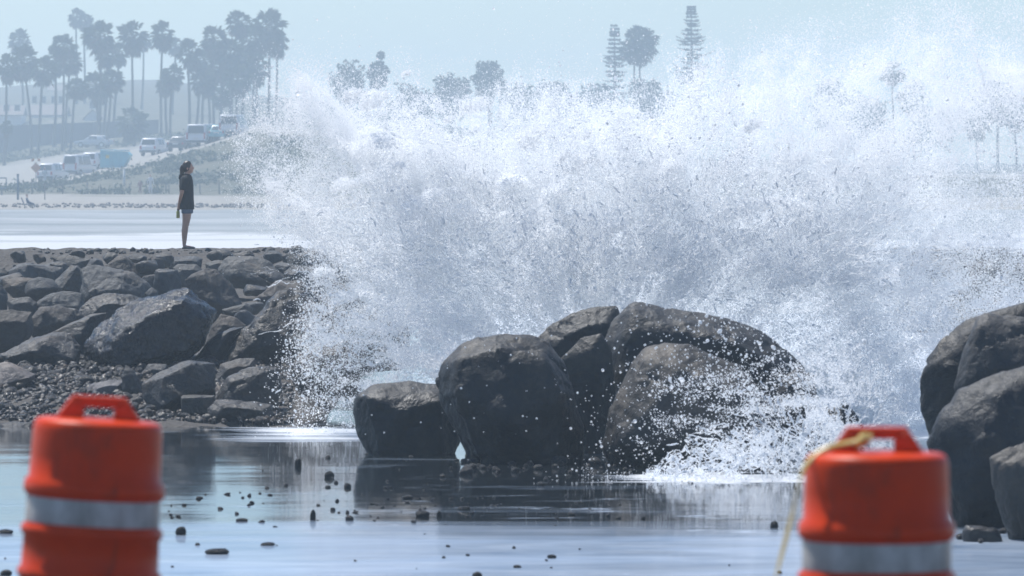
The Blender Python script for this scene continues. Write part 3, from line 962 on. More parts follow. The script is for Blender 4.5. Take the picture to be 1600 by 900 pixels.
def place(name, me, loc, s, rng, label, cat, group, sz=None):
    o = bpy.data.objects.new(name, me)
    COL.objects.link(o)
    o.location = loc
    o.scale = (s[0], s[1], s[2]) if hasattr(s, '__len__') else (s, s, s)
    o.rotation_euler = (rng.uniform(-.3, .3), rng.uniform(-.3, .3), rng.uniform(0, 6.28))
    return tag(o, label, cat, group)

# pebble bank at left: 280 pebbles one can pick out, the rest as one mass
rg = np.random.default_rng(9)
def peb_xy(n):
    Y = 66.6 + 8.2 * rg.random(n) ** 0.8
    px = rg.uniform(-60, 455, n)
    return (px - 800) / FPX * Y, Y
X, Yp = peb_xy(280)
for x, y in zip(X, Yp):
    s = rg.uniform(0.045, 0.085) * (1.4 if rg.random() < 0.12 else 1)
    place('pebble', PEB[rg.integers(8)], (x, y, shore_z(x, y) + 0.3 * s + 0.02), (s, s * rg.uniform(.8, 1), s), rg,
          'rounded grey or brown pebble on the shingle at the foot of the bank', 'pebble', 'shingle pebbles')
n = 5200
X, Yp = peb_xy(n)
S = rg.lognormal(math.log(0.034), 0.4, n)
R = rand_rot(n, rg)
Sm = np.zeros((n, 3, 3))
Sm[:, 0, 0], Sm[:, 1, 1], Sm[:, 2, 2] = S, S * rg.uniform(.7, 1, n), S * rg.uniform(.5, .8, n)
o = many_mesh('shingle', IV * (1 + 0.2 * fbm(IV * 1.3, 2))[:, None], IF, np.stack([X, Yp, shore_z(X, Yp) + 0.25 * S + 0.015], -1), R @ Sm, M['pebble'])
tag(o, 'grey shingle of small wet pebbles below the bank rocks', 'shingle', kind='stuff')
# rubble along the crest of the bank
n = 1500
Yp = rg.uniform(104.5, 110.5, n)
X = rg.uniform(-13, 13, n)
S = rg.lognormal(math.log(0.03), 0.55, n)
R = rand_rot(n, rg)
Sm = np.zeros((n, 3, 3))
Sm[:, 0, 0], Sm[:, 1, 1], Sm[:, 2, 2] = S, S * .9, S * .6
o = many_mesh('crest_rubble', IV * (1 + 0.3 * fbm(IV * 1.3, 2))[:, None], IF, np.stack([X, Yp, shore_z(X, Yp) + 0.2 * S], -1), R @ Sm, M['rock_dry'])
tag(o, 'loose stones and grit along the flat crest of the bank', 'rubble', kind='stuff')

# stones on the wet flat
def flat_Y(py):
    return CAMZ * FPX / (py - YH)
BIGST = [(340, 861, 38, 13, 'largest dark stone on the wet flat, low and long, right of the tilted drum'),
         (418, 850, 24, 8, 'thin flat stone right of the largest stone on the wet flat'),
         (283, 829, 17, 19, 'upright blocky stone just right of the tilted drum'),
         (515, 741, 17, 14, 'square dark stone in the pale reflection left of the low boulder'),
         (543, 759, 12, 10, 'small square stone below the left end of the low boulder'),
         (489, 805, 10, 20, 'tall narrow stone standing on the wet flat'),
         (546, 809, 14, 12, 'chunky stone right of the tall narrow stone'),
         (378, 812, 19, 8, 'flat oval stone between tilted drum and tall narrow stone'),
         (660, 802, 23, 14, 'wide brown-tipped dark stone below the round-topped boulder'),
         (686, 802, 8, 14, 'slim stone touching the right of the wide brown-tipped stone'),
         (728, 794, 15, 10, 'rounded stone right of the slim stone on the wet flat'),
         (637, 776, 17, 9, 'low stone above the wide brown-tipped stone'),
         (1210, 820, 14, 13, 'round black stone left of the taped drum'),
         (862, 869, 15, 8, 'dark stone on pale foam in the middle foreground'),
         (746, 898, 16, 12, 'stone cut by the bottom picture edge'),
         (9, 830, 26, 11, 'flat stone at the left picture edge beside the drum band'),
         (9, 895, 20, 14, 'stone in the bottom left corner beside the tilted drum'),
         (466, 722, 11, 18, 'upright stone on the dark water left of the low boulder'),
         (808, 885, 13, 7, 'low stone on the foam near the bottom picture edge'),
         (845, 756, 14, 8, 'brown stone in the dark reflection of the round-topped boulder')]
rg = np.random.default_rng(21)
for px, py, w, h, label in BIGST:
    Y = flat_Y(py + h * 0.4)
    m_ = FPX / Y
    p = at(px, py, Y)
    o = bpy.data.objects.new('stone', WET[rg.integers(8)])
    COL.objects.link(o)
    o.location = (p.x, p.y, 0.22 * h / m_)
    o.scale = (w / m_ * 0.52, w / m_ * 0.45, h / m_ * 0.95)
    o.rotation_euler = (0, 0, rg.uniform(-.5, .5))
    tag(o, label, 'stone', 'stones on the wet flat')
small = []
for _ in range(150):
    r = rg.random()
    if r < 0.55:
        px, py = rg.uniform(262, 760), rg.normal(792, 18)
    elif r < 0.75:
        px, py = rg.uniform(640, 1010), rg.uniform(775, 822)
    elif r < 0.88:
        px, py = rg.uniform(0, 1240), rg.uniform(840, 897)
    else:
        px, py = rg.uniform(400, 700), rg.uniform(700, 770)
    if py < 690:
        continue
    Y = flat_Y(py)
    m_ = FPX / Y
    w = rg.lognormal(math.log(5.2), 0.45) / m_
    p = at(px, py, Y)
    place('stone', (PEB if rg.random() < .4 else WET)[rg.integers(8)], (p.x, p.y, 0.1 * w), (w * rg.uniform(.45, .75), w * .5, w * rg.uniform(.35, .9)), rg,
          'small dark stone scattered on the wet flat', 'stone', 'small stones on the wet flat')
for _ in range(60):
    px, py = rg.uniform(690, 1000), rg.normal(729, 8)
    Y = flat_Y(py)
    w = rg.lognormal(math.log(9), 0.4) / FPX * Y
    p = at(px, py, Y)
    place('stone', PEB[rg.integers(8)], (p.x, p.y, 0.2 * w), (w * .55, w * .5, w * .6), rg,
          'wet stone in the shallow water at the foot of the middle boulders', 'stone', 'stones at the foot of the middle boulders')
for _ in range(12):
    px, py = rg.uniform(1490, 1600), rg.normal(834, 5)
    Y = flat_Y(py)
    w = rg.lognormal(math.log(12), 0.4) / FPX * Y
    p = at(px, py, Y)
    place('stone', PEB[rg.integers(8)], (p.x, p.y, 0.2 * w), (w * .55, w * .5, w * .6), rg,
          'wet stone at the foot of the boulder pile at right edge', 'stone', 'stones at the foot of the right boulders')

# ------------------------------------------------------------------ the breaking wave and its spray
def wave_body(name, lumps, seed, label, amp, voxel=0.07):
    """Tumbling lumps of broken water fused into one surface, billowed at several scales. lumps: px, py, Y, rx, ry, rz"""
    V, F = [], []
    c0 = at(*lumps[0][:3])
    for px, py, Y, rx, ry, rz in lumps:
        c = at(px, py, Y) - c0
        b = len(V)
        V += [Vector((q[0] * rx, q[1] * ry, q[2] * rz)) + c for q in IV2]
        F += [tuple(i + b for i in f) for f in IF2]
    tmp = mesh_obj('lumps', V, F)
    md = tmp.modifiers.new('fuse', 'REMESH')
    md.mode = 'VOXEL'
    md.voxel_size = voxel
    dg = bpy.context.evaluated_depsgraph_get()
    em = tmp.evaluated_get(dg).to_mesh()
    bm = bmesh.new()
    bm.from_mesh(em)
    bpy.data.objects.remove(tmp)
    for _ in range(3):
        bmesh.ops.smooth_vert(bm, verts=bm.verts, factor=0.5, use_axis_x=True, use_axis_y=True, use_axis_z=True)
    bmesh.ops.subdivide_edges(bm, edges=bm.edges, cuts=1, use_grid_fill=True)
    bm.normal_update()
    V = np.array([v.co[:] for v in bm.verts])
    N = np.array([v.normal[:] for v in bm.verts])
    Q = V * 1.6 + seed
    d = 0.8 * (1 - 2.2 * np.abs(fbm(Q * 1.3, 4, 0.5))) + 0.5 * fbm(Q * 0.8 + 5, 3) + 0.35 * (1 - 2 * np.abs(fbm(Q * 4.0, 4, 0.6)))
    V = V + N * (d * amp)[:, None]
    for v, q in zip(bm.verts, V):
        v.co = q
    o = bm_obj(name, bm, M['wave'], None, True, c0)
    o['kind'] = 'structure'
    return tag(o, label, 'wave')
wave_body('wave', [(1000, 640, 66.6, 1.6, .9, .6), (880, 660, 66.6, 1.2, .8, .45), (1200, 640, 66.6, 1.2, .8, .5)], 8, 'grey swell of broken water low behind the middle boulders', 0.15)

TOPX = [330, 400, 470, 520, 640, 700, 760, 830, 900, 1000, 1050, 1100, 1200, 1300, 1450, 1700]
TOPY = [200, 105, 95, 125, 112, 115, 125, 135, 150, 135, 100, 75, 55, 35, -10, -60]
LEFY = [0, 100, 150, 200, 250, 300, 350, 400, 450, 500, 560, 620, 700]
LEFX = [455, 415, 370, 345, 360, 380, 400, 480, 480, 460, 440, 420, 390]
def spray_points(blobs, r_mean, r_sig, seed, tau_scale=1.0, thr=(-0.22, 0.32), Ymin=62.4, warp=60, Ymax=70.5):
    rng = np.random.default_rng(seed)
    out = []
    for (px, py, sx, sy, tau, Y, sY) in blobs:
        area = 2 * math.pi * sx * sy * (Y / FPX) ** 2
        n = int(tau * tau_scale * area / (math.pi * r_mean ** 2) * 1.9)
        x = rng.normal(0, sx, n)
        y = rng.normal(0, sy, n)
        YY = rng.normal(Y, sY, n)
        out.append(np.stack([px + x, py + y, YY], -1))
    q = np.concatenate(out)
    wn_ = np.stack([q[:, 0] / 140, q[:, 1] / 140, q[:, 2] * 0.5], -1)
    q[:, 0] += warp * fbm(wn_, 3)
    q[:, 1] += warp * fbm(wn_ + 11.7, 3)
    dx, dy = (q[:, 0] - 930) / 140, (640 - q[:, 1]) / 140
    th, rr = np.arctan2(dy, dx), np.hypot(dx, dy)
    rad = fbm(np.stack([th * 7, rr * 0.9, q[:, 2] * 0.6], -1), 4, 0.6)
    P = np.stack([q[:, 0] / 140, q[:, 1] / 140, q[:, 2]], -1)
    iso = fbm(P * 1.7, 4, 0.55)
    fine = fbm(P * np.array([9, 9, 0.8]), 3, 0.7)
    finer = fbm(P * np.array([30, 30, 1.2]) + 5.1, 2, 0.6)
    rad2 = fbm(np.stack([th * 30, rr * 3.2, q[:, 2] * 0.8 + 4], -1), 3, 0.65)
    a = 0.7 * rad + 0.55 * rad2 + 0.55 * iso + 0.38 * fine + 0.2 * finer
    keep = rng.random(len(q)) < sstep(thr[0], thr[1], a)
    top = np.interp(q[:, 0], TOPX, TOPY)
    lef = np.interp(q[:, 1], LEFY, LEFX)
    edge = fbm(P * 2.6 + 3.3, 4, 0.6)
    keep &= rng.random(len(q)) < (0.03 + 0.97 * sstep(-45, 75, q[:, 1] - top + 55 * edge)) * (0.001 + 0.999 * sstep(-30, 60, q[:, 0] - lef + 45 * edge))
    keep &= (q[:, 2] > Ymin) & (q[:, 2] < Ymax)
    q = q[keep]
    W = at_np(q[:, 0], q[:, 1], q[:, 2])
    ok = W[:, 2] > -0.02
    W = W[ok]
    r = rng.lognormal(math.log(r_mean), r_sig, len(W))
    return W, r

def point_object(name, P, r, mat, label, cat):
    me = bpy.data.meshes.new(name)
    me.vertices.add(len(P))
    me.vertices.foreach_set('co', P.astype(np.float32).reshape(-1))
    a = me.attributes.new('rad', 'FLOAT', 'POINT')
    a.data.foreach_set('value', r.astype(np.float32))
    me.materials.append(mat)
    o = bpy.data.objects.new(name, me)
    COL.objects.link(o)
    ng = bpy.data.node_groups.new(name + '_points', 'GeometryNodeTree')
    ng.interface.new_socket('Geometry', in_out='INPUT', socket_type='NodeSocketGeometry')
    ng.interface.new_socket('Geometry', in_out='OUTPUT', socket_type='NodeSocketGeometry')
    gi = ng.nodes.new('NodeGroupInput')
    go = ng.nodes.new('NodeGroupOutput')
    mp = ng.nodes.new('GeometryNodeMeshToPoints')
    na = ng.nodes.new('GeometryNodeInputNamedAttribute')
    na.data_type = 'FLOAT'
    na.inputs['Name'].default_value = 'rad'
    sm = ng.nodes.new('GeometryNodeSetMaterial')
    sm.inputs['Material'].default_value = mat
    ng.links.new(gi.outputs[0], mp.inputs['Mesh'])
    ng.links.new(na.outputs['Attribute'], mp.inputs['Radius'])
    ng.links.new(mp.outputs[0], sm.inputs[0])
    ng.links.new(sm.outputs[0], go.inputs[0])
    md = o.modifiers.new('points', 'NODES')
    md.node_group = ng
    return tag(o, label, cat, kind='stuff')

BLOBS = [
    # px, py, sx, sy, tau, Y, sY
    (750, 320, 160, 110, 1.6, 65.6, 0.8),
    (950, 310, 170, 105, 1.6, 65.8, 0.8),
    (1150, 280, 160, 95, 1.7, 66.0, 0.8),
    (600, 260, 95, 95, 2.2, 65.2, 0.8),
    (455, 205, 58, 68, 1.9, 65.0, 0.7),
    (450, 300, 50, 65, 1.0, 65.0, 0.7),
    (590, 420, 75, 80, 1.4, 65.2, 0.7),
    (1350, 330, 120, 140, 1.0, 66.2, 0.8),
    (1500, 250, 120, 120, 0.4, 66.2, 0.8),
    (1410, 560, 95, 95, 1.8, 65.4, 0.8),
    (1250, 140, 180, 70, 0.28, 66.0, 0.8),
    (1450, 100, 150, 90, 0.15, 66.2, 0.8),
    (700, 180, 140, 40, 0.55, 65.6, 0.7),
    (920, 200, 150, 45, 0.6, 65.6, 0.7),
    (1080, 140, 60, 60, 0.5, 65.6, 0.7),
    (820, 440, 160, 60, 1.0, 64.4, 0.6),
    (1050, 430, 150, 60, 0.7, 64.6, 0.6),
    (1520, 420, 110, 60, 0.7, 66.2, 0.8),
    (560, 560, 75, 75, 0.8, 64.6, 0.8),
    (650, 560, 50, 80, 1.3, 64.2, 0.6),
    (475, 684, 60, 4, 1.4, 64.0, 0.3),
    (620, 650, 40, 25, 1.4, 63.6, 0.4),
    (665, 580, 45, 30, 1.8, 63.0, 0.3),
    (590, 588, 34, 28, 1.9, 63.0, 0.3),
    (600, 500, 50, 60, 0.9, 64.0, 0.4),
]
P1, r1 = spray_points(BLOBS, 0.0034, 0.45, 5, 0.64, (-0.12, 0.38))
# torn strings of water flying outward from the impact
rng = np.random.default_rng(41)
TP, TR = [], []
for k in range(3600):
    bx = rng.uniform(640, 1320)
    Y0 = rng.uniform(63.2, 65.6)
    p = np.array(at(bx, 470 + rng.uniform(-40, 40), Y0))
    lean = 92 + (980 - bx) * 0.085
    ang = math.radians(rng.normal(lean, 24))
    v = rng.uniform(0.25, 1.0) ** 0.7 * (6.4 if bx < 800 or bx > 1060 else 5.6)
    tm = rng.uniform(0.14, 0.36)
    L = rng.uniform(0.01, 0.075)
    nb = rng.integers(10, 44)
    tt = tm + np.linspace(-0.5, 0.5, nb) * L
    pts = p + np.array([math.cos(ang) * v, rng.normal(0, 0.3), math.sin(ang) * v]) * tt[:, None] + np.array([0, 0, -4.9]) * (tt ** 2)[:, None]
    c_ = np.stack([tt * 45 + k, tt * 0 + k * 0.7, tt * 0], -1)
    pts[:, 0] += 0.07 * fbm(c_, 3)
    pts[:, 2] += 0.06 * fbm(c_ + 9.1, 3)
    TP.append(pts)
    TR.append(rng.uniform(0.003, 0.0085) * (0.4 + vnoise(c_ * 2)) * np.sin(np.linspace(0.3, math.pi - 0.2, nb)) ** 0.5)
# billows: curled crests of dense white water, thick on the upper side
def billows(items, seed, r_pt=0.0038, cover=0.8):
    rng = np.random.default_rng(seed)
    PP, RR = [], []
    for k, (px, py, Y, r) in enumerate(items):
        n = int(cover * 4 * math.pi * r * r / (math.pi * r_pt ** 2) * 0.5)
        d = rng.normal(size=(n, 3))
        d /= np.linalg.norm(d, axis=1)[:, None]
        w = 0.62 * d[:, 2] - 0.3 * d[:, 0] + 0.9 * fbm(d * 1.9 + k * 1.7, 3)
        d = d[w > 0.05]
        rad = r * (1 + 0.45 * fbm(d * 1.6 + k * 2.3, 3) + 0.18 * fbm(d * 6 + k, 2)) * (1 - 0.22 * np.abs(rng.normal(size=len(d))) ** 1.5)
        c = np.array(at(px, py, Y))
        PP.append(c + d * rad[:, None] * np.array([1.15, 1.0, 0.9]))
        RR.append(rng.lognormal(math.log(r_pt), 0.4, len(d)))
    return np.concatenate(PP), np.concatenate(RR)
rgw = np.random.default_rng(12)
BI = []
for px, py in [(1042, 415), (1056, 378), (1086, 350), (1118, 368), (1146, 340), (1178, 332), (1208, 322), (1240, 330), (1268, 346), (1300, 366), (1328, 402), (1342, 440), (1100, 405), (1160, 382), (1222, 372), (1272, 398), (1312, 440), (1075, 450), (1190, 420), (1245, 440)]:
    BI.append((px, py, 64.9 + rgw.uniform(-.3, .3), rgw.uniform(.1, .23)))
for _ in range(50):
    px, py = rgw.normal(850, 170), rgw.normal(300, 75)
    if py > np.interp(px, TOPX, TOPY) + 40 and py < 470 and px > 480:
        BI.append((px, py, 64.5 + rgw.uniform(-.5, .6), rgw.uniform(.06, .2)))
for _ in range(14):
    BI.append((rgw.normal(590, 60), rgw.normal(280, 70), 64.5 + rgw.uniform(-.5, .5), rgw.uniform(.05, .16)))
Pb, rb = billows(BI, 61)
print('billows', len(Pb))
# fine mist that veils what lies behind
MB_ = [(840, 425, 170, 75, 1.1, 66.4, 0.5), (650, 380, 95, 100, 0.9, 66.4, 0.5), (1130, 430, 150, 75, 0.8, 66.6, 0.5), (1400, 450, 120, 120, 1.2, 66.6, 0.5), (880, 290, 260, 100, 0.9, 66.4, 0.6), (520, 230, 70, 70, 0.6, 66, .5), (1400, 200, 170, 110, 0.3, 66.6, 0.6), (1400, 110, 170, 80, 0.16, 66.6, 0.6), (1420, 600, 60, 60, 1.0, 66.0, 0.5)]
Pm, rm = spray_points(MB_, 0.003, 0.25, 15, 1.45, (-0.9, 0.35))
print('mist', len(Pm), 'spray', len(P1))
P1, r1 = np.concatenate([P1, Pm, Pb] + TP), np.concatenate([r1, rm, rb] + TR)
point_object('wave_spray', P1, r1, M['spray'], 'tall white burst of sea spray exploding behind the middle boulders', 'spray')

# larger drops, thrown outward on the fringe of the burst: real little meshes
DB = [
    (560, 560, 85, 80, 0.30, 64.6, 0.8), (520, 470, 60, 60, 0.16, 65.0, 0.8), (450, 300, 50, 80, 0.10, 65.0, 0.8), (640, 500, 60, 80, 0.2, 64.6, 0.6),
    (700, 160, 180, 60, 0.05, 65.6, 0.9), (950, 170, 200, 60, 0.07, 65.6, 0.9), (1300, 170, 220, 110, 0.02, 66, 1), (1500, 380, 120, 100, 0.06, 66, 1),
    (1250, 430, 100, 60, 0.10, 64.8, 0.6), (1400, 560, 90, 80, 0.10, 64.8, 0.6), (900, 330, 200, 100, 0.08, 64.4, 0.5),
]
P2, r2 = spray_points(DB, 0.0085, 0.32, 6, 1.0, (-0.1, 0.35))
print('spray', len(P1), 'drops', len(P2))

# the splash in front of the tan-grey boulder: strings of water torn into beads
rng = np.random.default_rng(17)
SP, SR = [], []
for k in range(800):
    u = rng.random() ** 0.8
    bx = 1010 + 330 * u
    Y0 = rng.uniform(54.9, 56.7)
    p = np.array(at(bx, YH + CAMZ * FPX / Y0, Y0))
    ang = math.radians(rng.normal(95 + 25 * (0.6 - u), 26))
    v = rng.uniform(0.5, 1.0) * (0.35 + 0.95 * u) * 4.2
    vel = np.array([math.cos(ang) * v, rng.normal(0, 0.35), math.sin(ang) * v])
    tm = rng.uniform(0.10, 0.36)
    L = rng.uniform(0.03, 0.13)
    nb = rng.integers(24, 60)
    tt = tm + np.linspace(-0.5, 0.5, nb) * L
    pts = p + vel * tt[:, None] + np.array([0, 0, -4.9]) * (tt ** 2)[:, None]
    wob = fbm(np.stack([tt * 30 + k, tt * 0 + k * 0.7, tt * 0], -1), 3)
    pts[:, 0] += 0.06 * wob
    pts[:, 2] += 0.05 * fbm(np.stack([tt * 30 + k, tt * 0 + 9.1, tt * 0 + k], -1), 3)
    rr = rng.uniform(0.003, 0.0085) * (0.5 + vnoise(np.stack([tt * 60 + k, tt * 0, tt * 0], -1))) * np.sin(np.linspace(0.35, math.pi - 0.2, nb)) ** 0.5
    SP.append(pts)
    SR.append(rr)
SP, SR = np.concatenate(SP), np.concatenate(SR)
ok = (SP[:, 2] > 0)
SP, SR = SP[ok], SR[ok]
FB = [(1215, 690, 90, 45, 0.75, 55.8, 0.5), (1290, 650, 55, 60, 0.9, 56.0, 0.5), (1120, 745, 90, 8, 1.2, 55.6, 0.4), (1110, 650, 70, 50, 0.18, 56.2, 0.4), (1320, 720, 60, 40, 1.0, 55.6, 0.5)]
P3, r3 = spray_points(FB, 0.0034, 0.4, 8, 1.0, (-0.05, 0.3), 54.4, 30, 57.2)
P3b, r3b = spray_points([(a, b, c * 1.1, d * 1.2, e * 0.35, f, g) for a, b, c, d, e, f, g in FB], 0.007, 0.35, 9, 1.0, (-0.1, 0.35), 54.4, 30, 57.2)
point_object('shore_splash', np.concatenate([P3, SP, P3b]), np.concatenate([r3, SR, r3b]), M['drops'],
             'low lacy splash of white water in front of the tan-grey boulder', 'splash')
# single drops caught in front of the boulders
n = 900
qx = np.concatenate([rng.normal(1150, 85, 700), rng.uniform(560, 1000, 60), rng.normal(1290, 50, 140)])
qy = np.concatenate([rng.normal(545, 50, 700), rng.uniform(520, 700, 60), rng.normal(470, 40, 140)])
P4 = at_np(qx, qy, rng.uniform(56.2, 57.1, n))
r4 = rng.lognormal(math.log(0.0055), 0.5, n)
Pd, rd = np.concatenate([P2, P4]), np.concatenate([r2, r4])
if len(Pd) > 30000:
    sel = rng.permutation(len(Pd))[:30000]
    Pd, rd = Pd[sel], rd[sel]
n = len(Pd)
R = rand_rot(n, rng)
Sm = np.zeros((n, 3, 3))
Sm[:, 0, 0], Sm[:, 1, 1], Sm[:, 2, 2] = rd, rd * rng.uniform(.7, 1.2, n), rd * rng.uniform(.8, 1.6, n)
tag(many_mesh('water_drops', IV, IF, Pd, R @ Sm, M['drops']), 'scattered water drops flung around the edges of the burst', 'drops', kind='stuff')

# ------------------------------------------------------------------ traffic drums
def plastic(name, col, trans=0.12):
    t = NT(name)
    f = t.noise(t.coord(), 9, 4)
    sc_ = t.noise(t.coord('Object', (1, 1, 6)), 22, 5, 0.7)
    c = t.ramp(f, [(0.3, tuple(x * 0.85 for x in col)), (0.7, col)])
    c = t.mix(t.ramp1(sc_, 0.55, 0.75, 0, 0.35), c, tuple(x * 0.55 + 0.02 for x in col))
    grime = t.noise(t.coord('Object', (1, 1, 0.35)), 6, 6, 0.7, 0.6)
    c = t.mix(t.ramp1(grime, 0.56, 0.72, 0, 0.5), c, (0.09, 0.05, 0.03))
    b = t.bsdf(c, t.ramp1(f, 0.3, 0.7, 0.28, 0.45), t.bump(sc_, 0.1, 0.004), 0.2)
    tr = t.n('ShaderNodeBsdfTranslucent')
    t.link(c, tr.inputs['Color'])
    mx = t.n('ShaderNodeMixShader')
    mx.inputs[0].default_value = trans
    t.link(b, mx.inputs[1])
    t.link(tr.outputs[0], mx.inputs[2])
    return t.done(mx.outputs[0])
M['orange'] = plastic('drum_orange', (0.80, 0.06, 0.003))
def band_mat():
    t = NT('reflective_white')
    f = t.noise(t.coord('Object', (1, 1, .3)), 12, 5, 0.7, 0.4)
    cell = t.n('ShaderNodeTexVoronoi')
    cell.inputs['Scale'].default_value = 90
    t.link(t.coord(), cell.inputs['Vector'])
    c = t.ramp(f, [(0.3, (0.30, 0.29, 0.27)), (0.55, (0.58, 0.57, 0.55)), (0.8, (0.66, 0.66, 0.65))])
    c = t.mix(0.25, c, t.ramp(cell.outputs['Distance'], [(0.0, (0.6, 0.6, 0.6)), (0.6, (1, 1, 1))]), 'MULTIPLY')
    return t.done(t.bsdf(c, 0.35, t.bump(f, 0.2, 0.003), 0.4))
M['band'] = band_mat()
M['band_orange'] = plain('reflective_orange', (0.6, 0.09, 0.02), 0.35, 0.5, 0.06, 30)
M['rubber'] = plain('black_rubber', (0.02, 0.02, 0.02), 0.8, 0.3, 0.2, 12)

def lathe(name, prof, mat, parent, sides=56):
    V, F = [], []
    n = len(prof)
    for r, z in prof:
        for s in range(sides):
            a = 2 * math.pi * s / sides
            V.append((r * math.cos(a), r * math.sin(a), z))
    for i in range(n - 1):
        for s in range(sides):
            s2 = (s + 1) % sides
            F.append((i * sides + s, i * sides + s2, (i + 1) * sides + s2, (i + 1) * sides + s))
    if prof[0][0] > 0.002:
        F.append(tuple(range(sides))[::-1])
    if prof[-1][0] > 0.002:
        F.append(tuple((n - 1) * sides + s for s in range(sides)))
    return mesh_obj(name, V, F, mat, parent, True)

def drum(label, loc, rz):
    t = empty('traffic_drum', loc, rz, label, 'traffic drum', 'traffic drums')
    prof = [(.262, .07), (.262, .10), (.250, .112), (.247, .20),
            (.258, .215), (.259, .235), (.243, .250), (.243, .345), (.252, .355), (.252, .375), (.240, .388),
            (.238, .470), (.247, .480), (.248, .500), (.236, .512),
            (.233, .618), (.243, .628), (.244, .650), (.229, .662), (.229, .756), (.240, .766), (.243, .778), (.240, .808), (.227, .820),
            (.224, .900), (.222, .985), (.219, 1.003), (.211, 1.016), (.196, 1.022), (.12, 1.026), (.001, 1.028)]
    lathe('body', prof, M['orange'], t)
    b = lathe('reflective_band', [(.2305, .665), (.2310, .668), (.2305, .751), (.2300, .754)], M['band'], t)
    b['label'] = 'white reflective band'
    lathe('reflective_band', [(.2445, .254), (.2448, .257), (.2442, .339), (.2438, .342)], M['band'], t)
    bm = bmesh.new()
    y = 0.032
    def prism(poly, yy):
        a = [bm.verts.new((x, -yy, z)) for x, z in poly]
        c = [bm.verts.new((x, yy, z)) for x, z in poly]
        m = len(poly)
        bm.faces.new(a)
        bm.faces.new(c[::-1])
        for i in range(m):
            bm.faces.new((a[i], c[i], c[(i + 1) % m], a[(i + 1) % m]))
    prism([(-.150, 1.018), (-.052, 1.018), (-.052, 1.062), (-.060, 1.074), (-.098, 1.092)], y * 1.25)
    prism([(.150, 1.018), (.098, 1.092), (.060, 1.074), (.052, 1.062), (.052, 1.018)], y * 1.25)
    prism([(-.102, 1.066), (.102, 1.066), (.098, 1.098), (.088, 1.102), (-.088, 1.102), (-.098, 1.098)], y)
    bmesh.ops.recalc_face_normals(bm, faces=bm.faces)
    bmesh.ops.bevel(bm, geom=list(bm.edges), offset=.006, segments=2, affect='EDGES', profile=.5)
    bm_obj('handle', bm, M['orange'], t, True)
    lathe('base', [(.30, .0), (.40, .012), (.405, .045), (.37, .085), (.275, .092), (.266, .092)], M['rubber'], t)
    return t
pl = at(125, 660, 20.0)
d1 = drum('orange drum with white band leaning slightly, nothing tied to its handle', (pl.x, 20.0, 1.165), 0.1)
d1.rotation_euler = (0, 0.062, 0.1)
pr = at(1370, 660, 18.0)
drum('upright orange drum with yellow tape tied to its handle', (pr.x, 18.0, 1.152), -0.06)

# yellow barrier tape knotted on the handle
def tape_mat():
    t = NT('yellow_tape')
    c = t.ramp(t.noise(t.coord(), 7, 3), [(0.35, (0.55, 0.42, 0.10)), (0.65, (0.70, 0.56, 0.18))])
    b = t.bsdf(c, 0.35, spec=0.5)
    tr = t.n('ShaderNodeBsdfTranslucent')
    t.link(c, tr.inputs['Color'])
    mx = t.n('ShaderNodeMixShader')
    mx.inputs[0].default_value = 0.4
    t.link(b, mx.inputs[1])
    t.link(tr.outputs[0], mx.inputs[2])
    return t.done(mx.outputs[0])
M['tape'] = tape_mat()
path = [(1362, 684, 17.98), (1350, 680, 17.95), (1338, 689, 17.94), (1318, 694, 17.94), (1296, 700, 17.93), (1274, 712, 17.92), (1258, 730, 17.9), (1249, 752, 17.88), (1243, 778, 17.86),
        (1237, 806, 17.84), (1229, 838, 17.8), (1220, 872, 17.76), (1210, 910, 17.7), (1195, 960, 17.6), (1170, 1030, 17.4), (1130, 1120, 17.1), (1110, 1172, 17.0)]
pts = [at(*p) for p in path]
pts[-1].z = 1.156
pts[-2].z = max(pts[-2].z, 1.17)
V, F = [], []
fine_pts = []
for i in range(len(pts) - 1):
    for k in range(5):
        u = k / 5
        p0, p1, p2, p3 = pts[max(i - 1, 0)], pts[i], pts[i + 1], pts[min(i + 2, len(pts) - 1)]
        fine_pts.append(0.5 * ((2 * p1) + (p2 - p0) * u + (2 * p0 - 5 * p1 + 4 * p2 - p3) * u * u + (3 * p1 - p0 - 3 * p2 + p3) * u ** 3))
fine_pts.append(pts[-1])
nf = len(fine_pts)
for i, p in enumerate(fine_pts):
    tg = (fine_pts[min(i + 1, nf - 1)] - fine_pts[max(i - 1, 0)]).normalized()
    side = Vector((0, 1, 0)).cross(tg).normalized()
    nn = tg.cross(side).normalized()
    an = 0.5 + 0.35 * math.sin(i * 0.21) + 0.018 * i
    wv = (side * math.cos(an) + nn * math.sin(an)) * 0.011
    th = (nn * math.cos(an) - side * math.sin(an)) * 0.0012
    V += [p - wv + th, p + wv + th, p + wv - th, p - wv - th]
for i in range(nf - 1):
    a = 4 * i
    for k in range(4):
        F.append((a + k, a + (k + 1) % 4, a + 4 + (k + 1) % 4, a + 4 + k))
F += [(3, 2, 1, 0), (4 * nf - 4, 4 * nf - 3, 4 * nf - 2, 4 * nf - 1)]
tape = empty('barrier_tape', pts[-1], 0, 'yellow plastic tape trailing down from the upright drum handle', 'tape')
mesh_obj('ribbon', [v - pts[-1] for v in V], F, M['tape'], tape)
kn = at(1349, 688, 17.95)
V, F = [], []
for j, (ax, off, rr_) in enumerate(((0.0, -.010, .018), (.35, .0, .020), (-.3, .011, .017))):
    ring = []
    for k in range(14):
        a = 2 * math.pi * k / 14
        ring.append(Vector((off + .012 * math.sin(a + ax), math.cos(a) * (rr_ + .016), math.sin(a) * rr_)))
    v, f = tube(ring + ring[:1], 0.006, 6)
    F += [tuple(i + len(V) for i in q) for q in f]
    V += v
mesh_obj('knot', V, F, M['tape'], tape, True, kn - pts[-1])

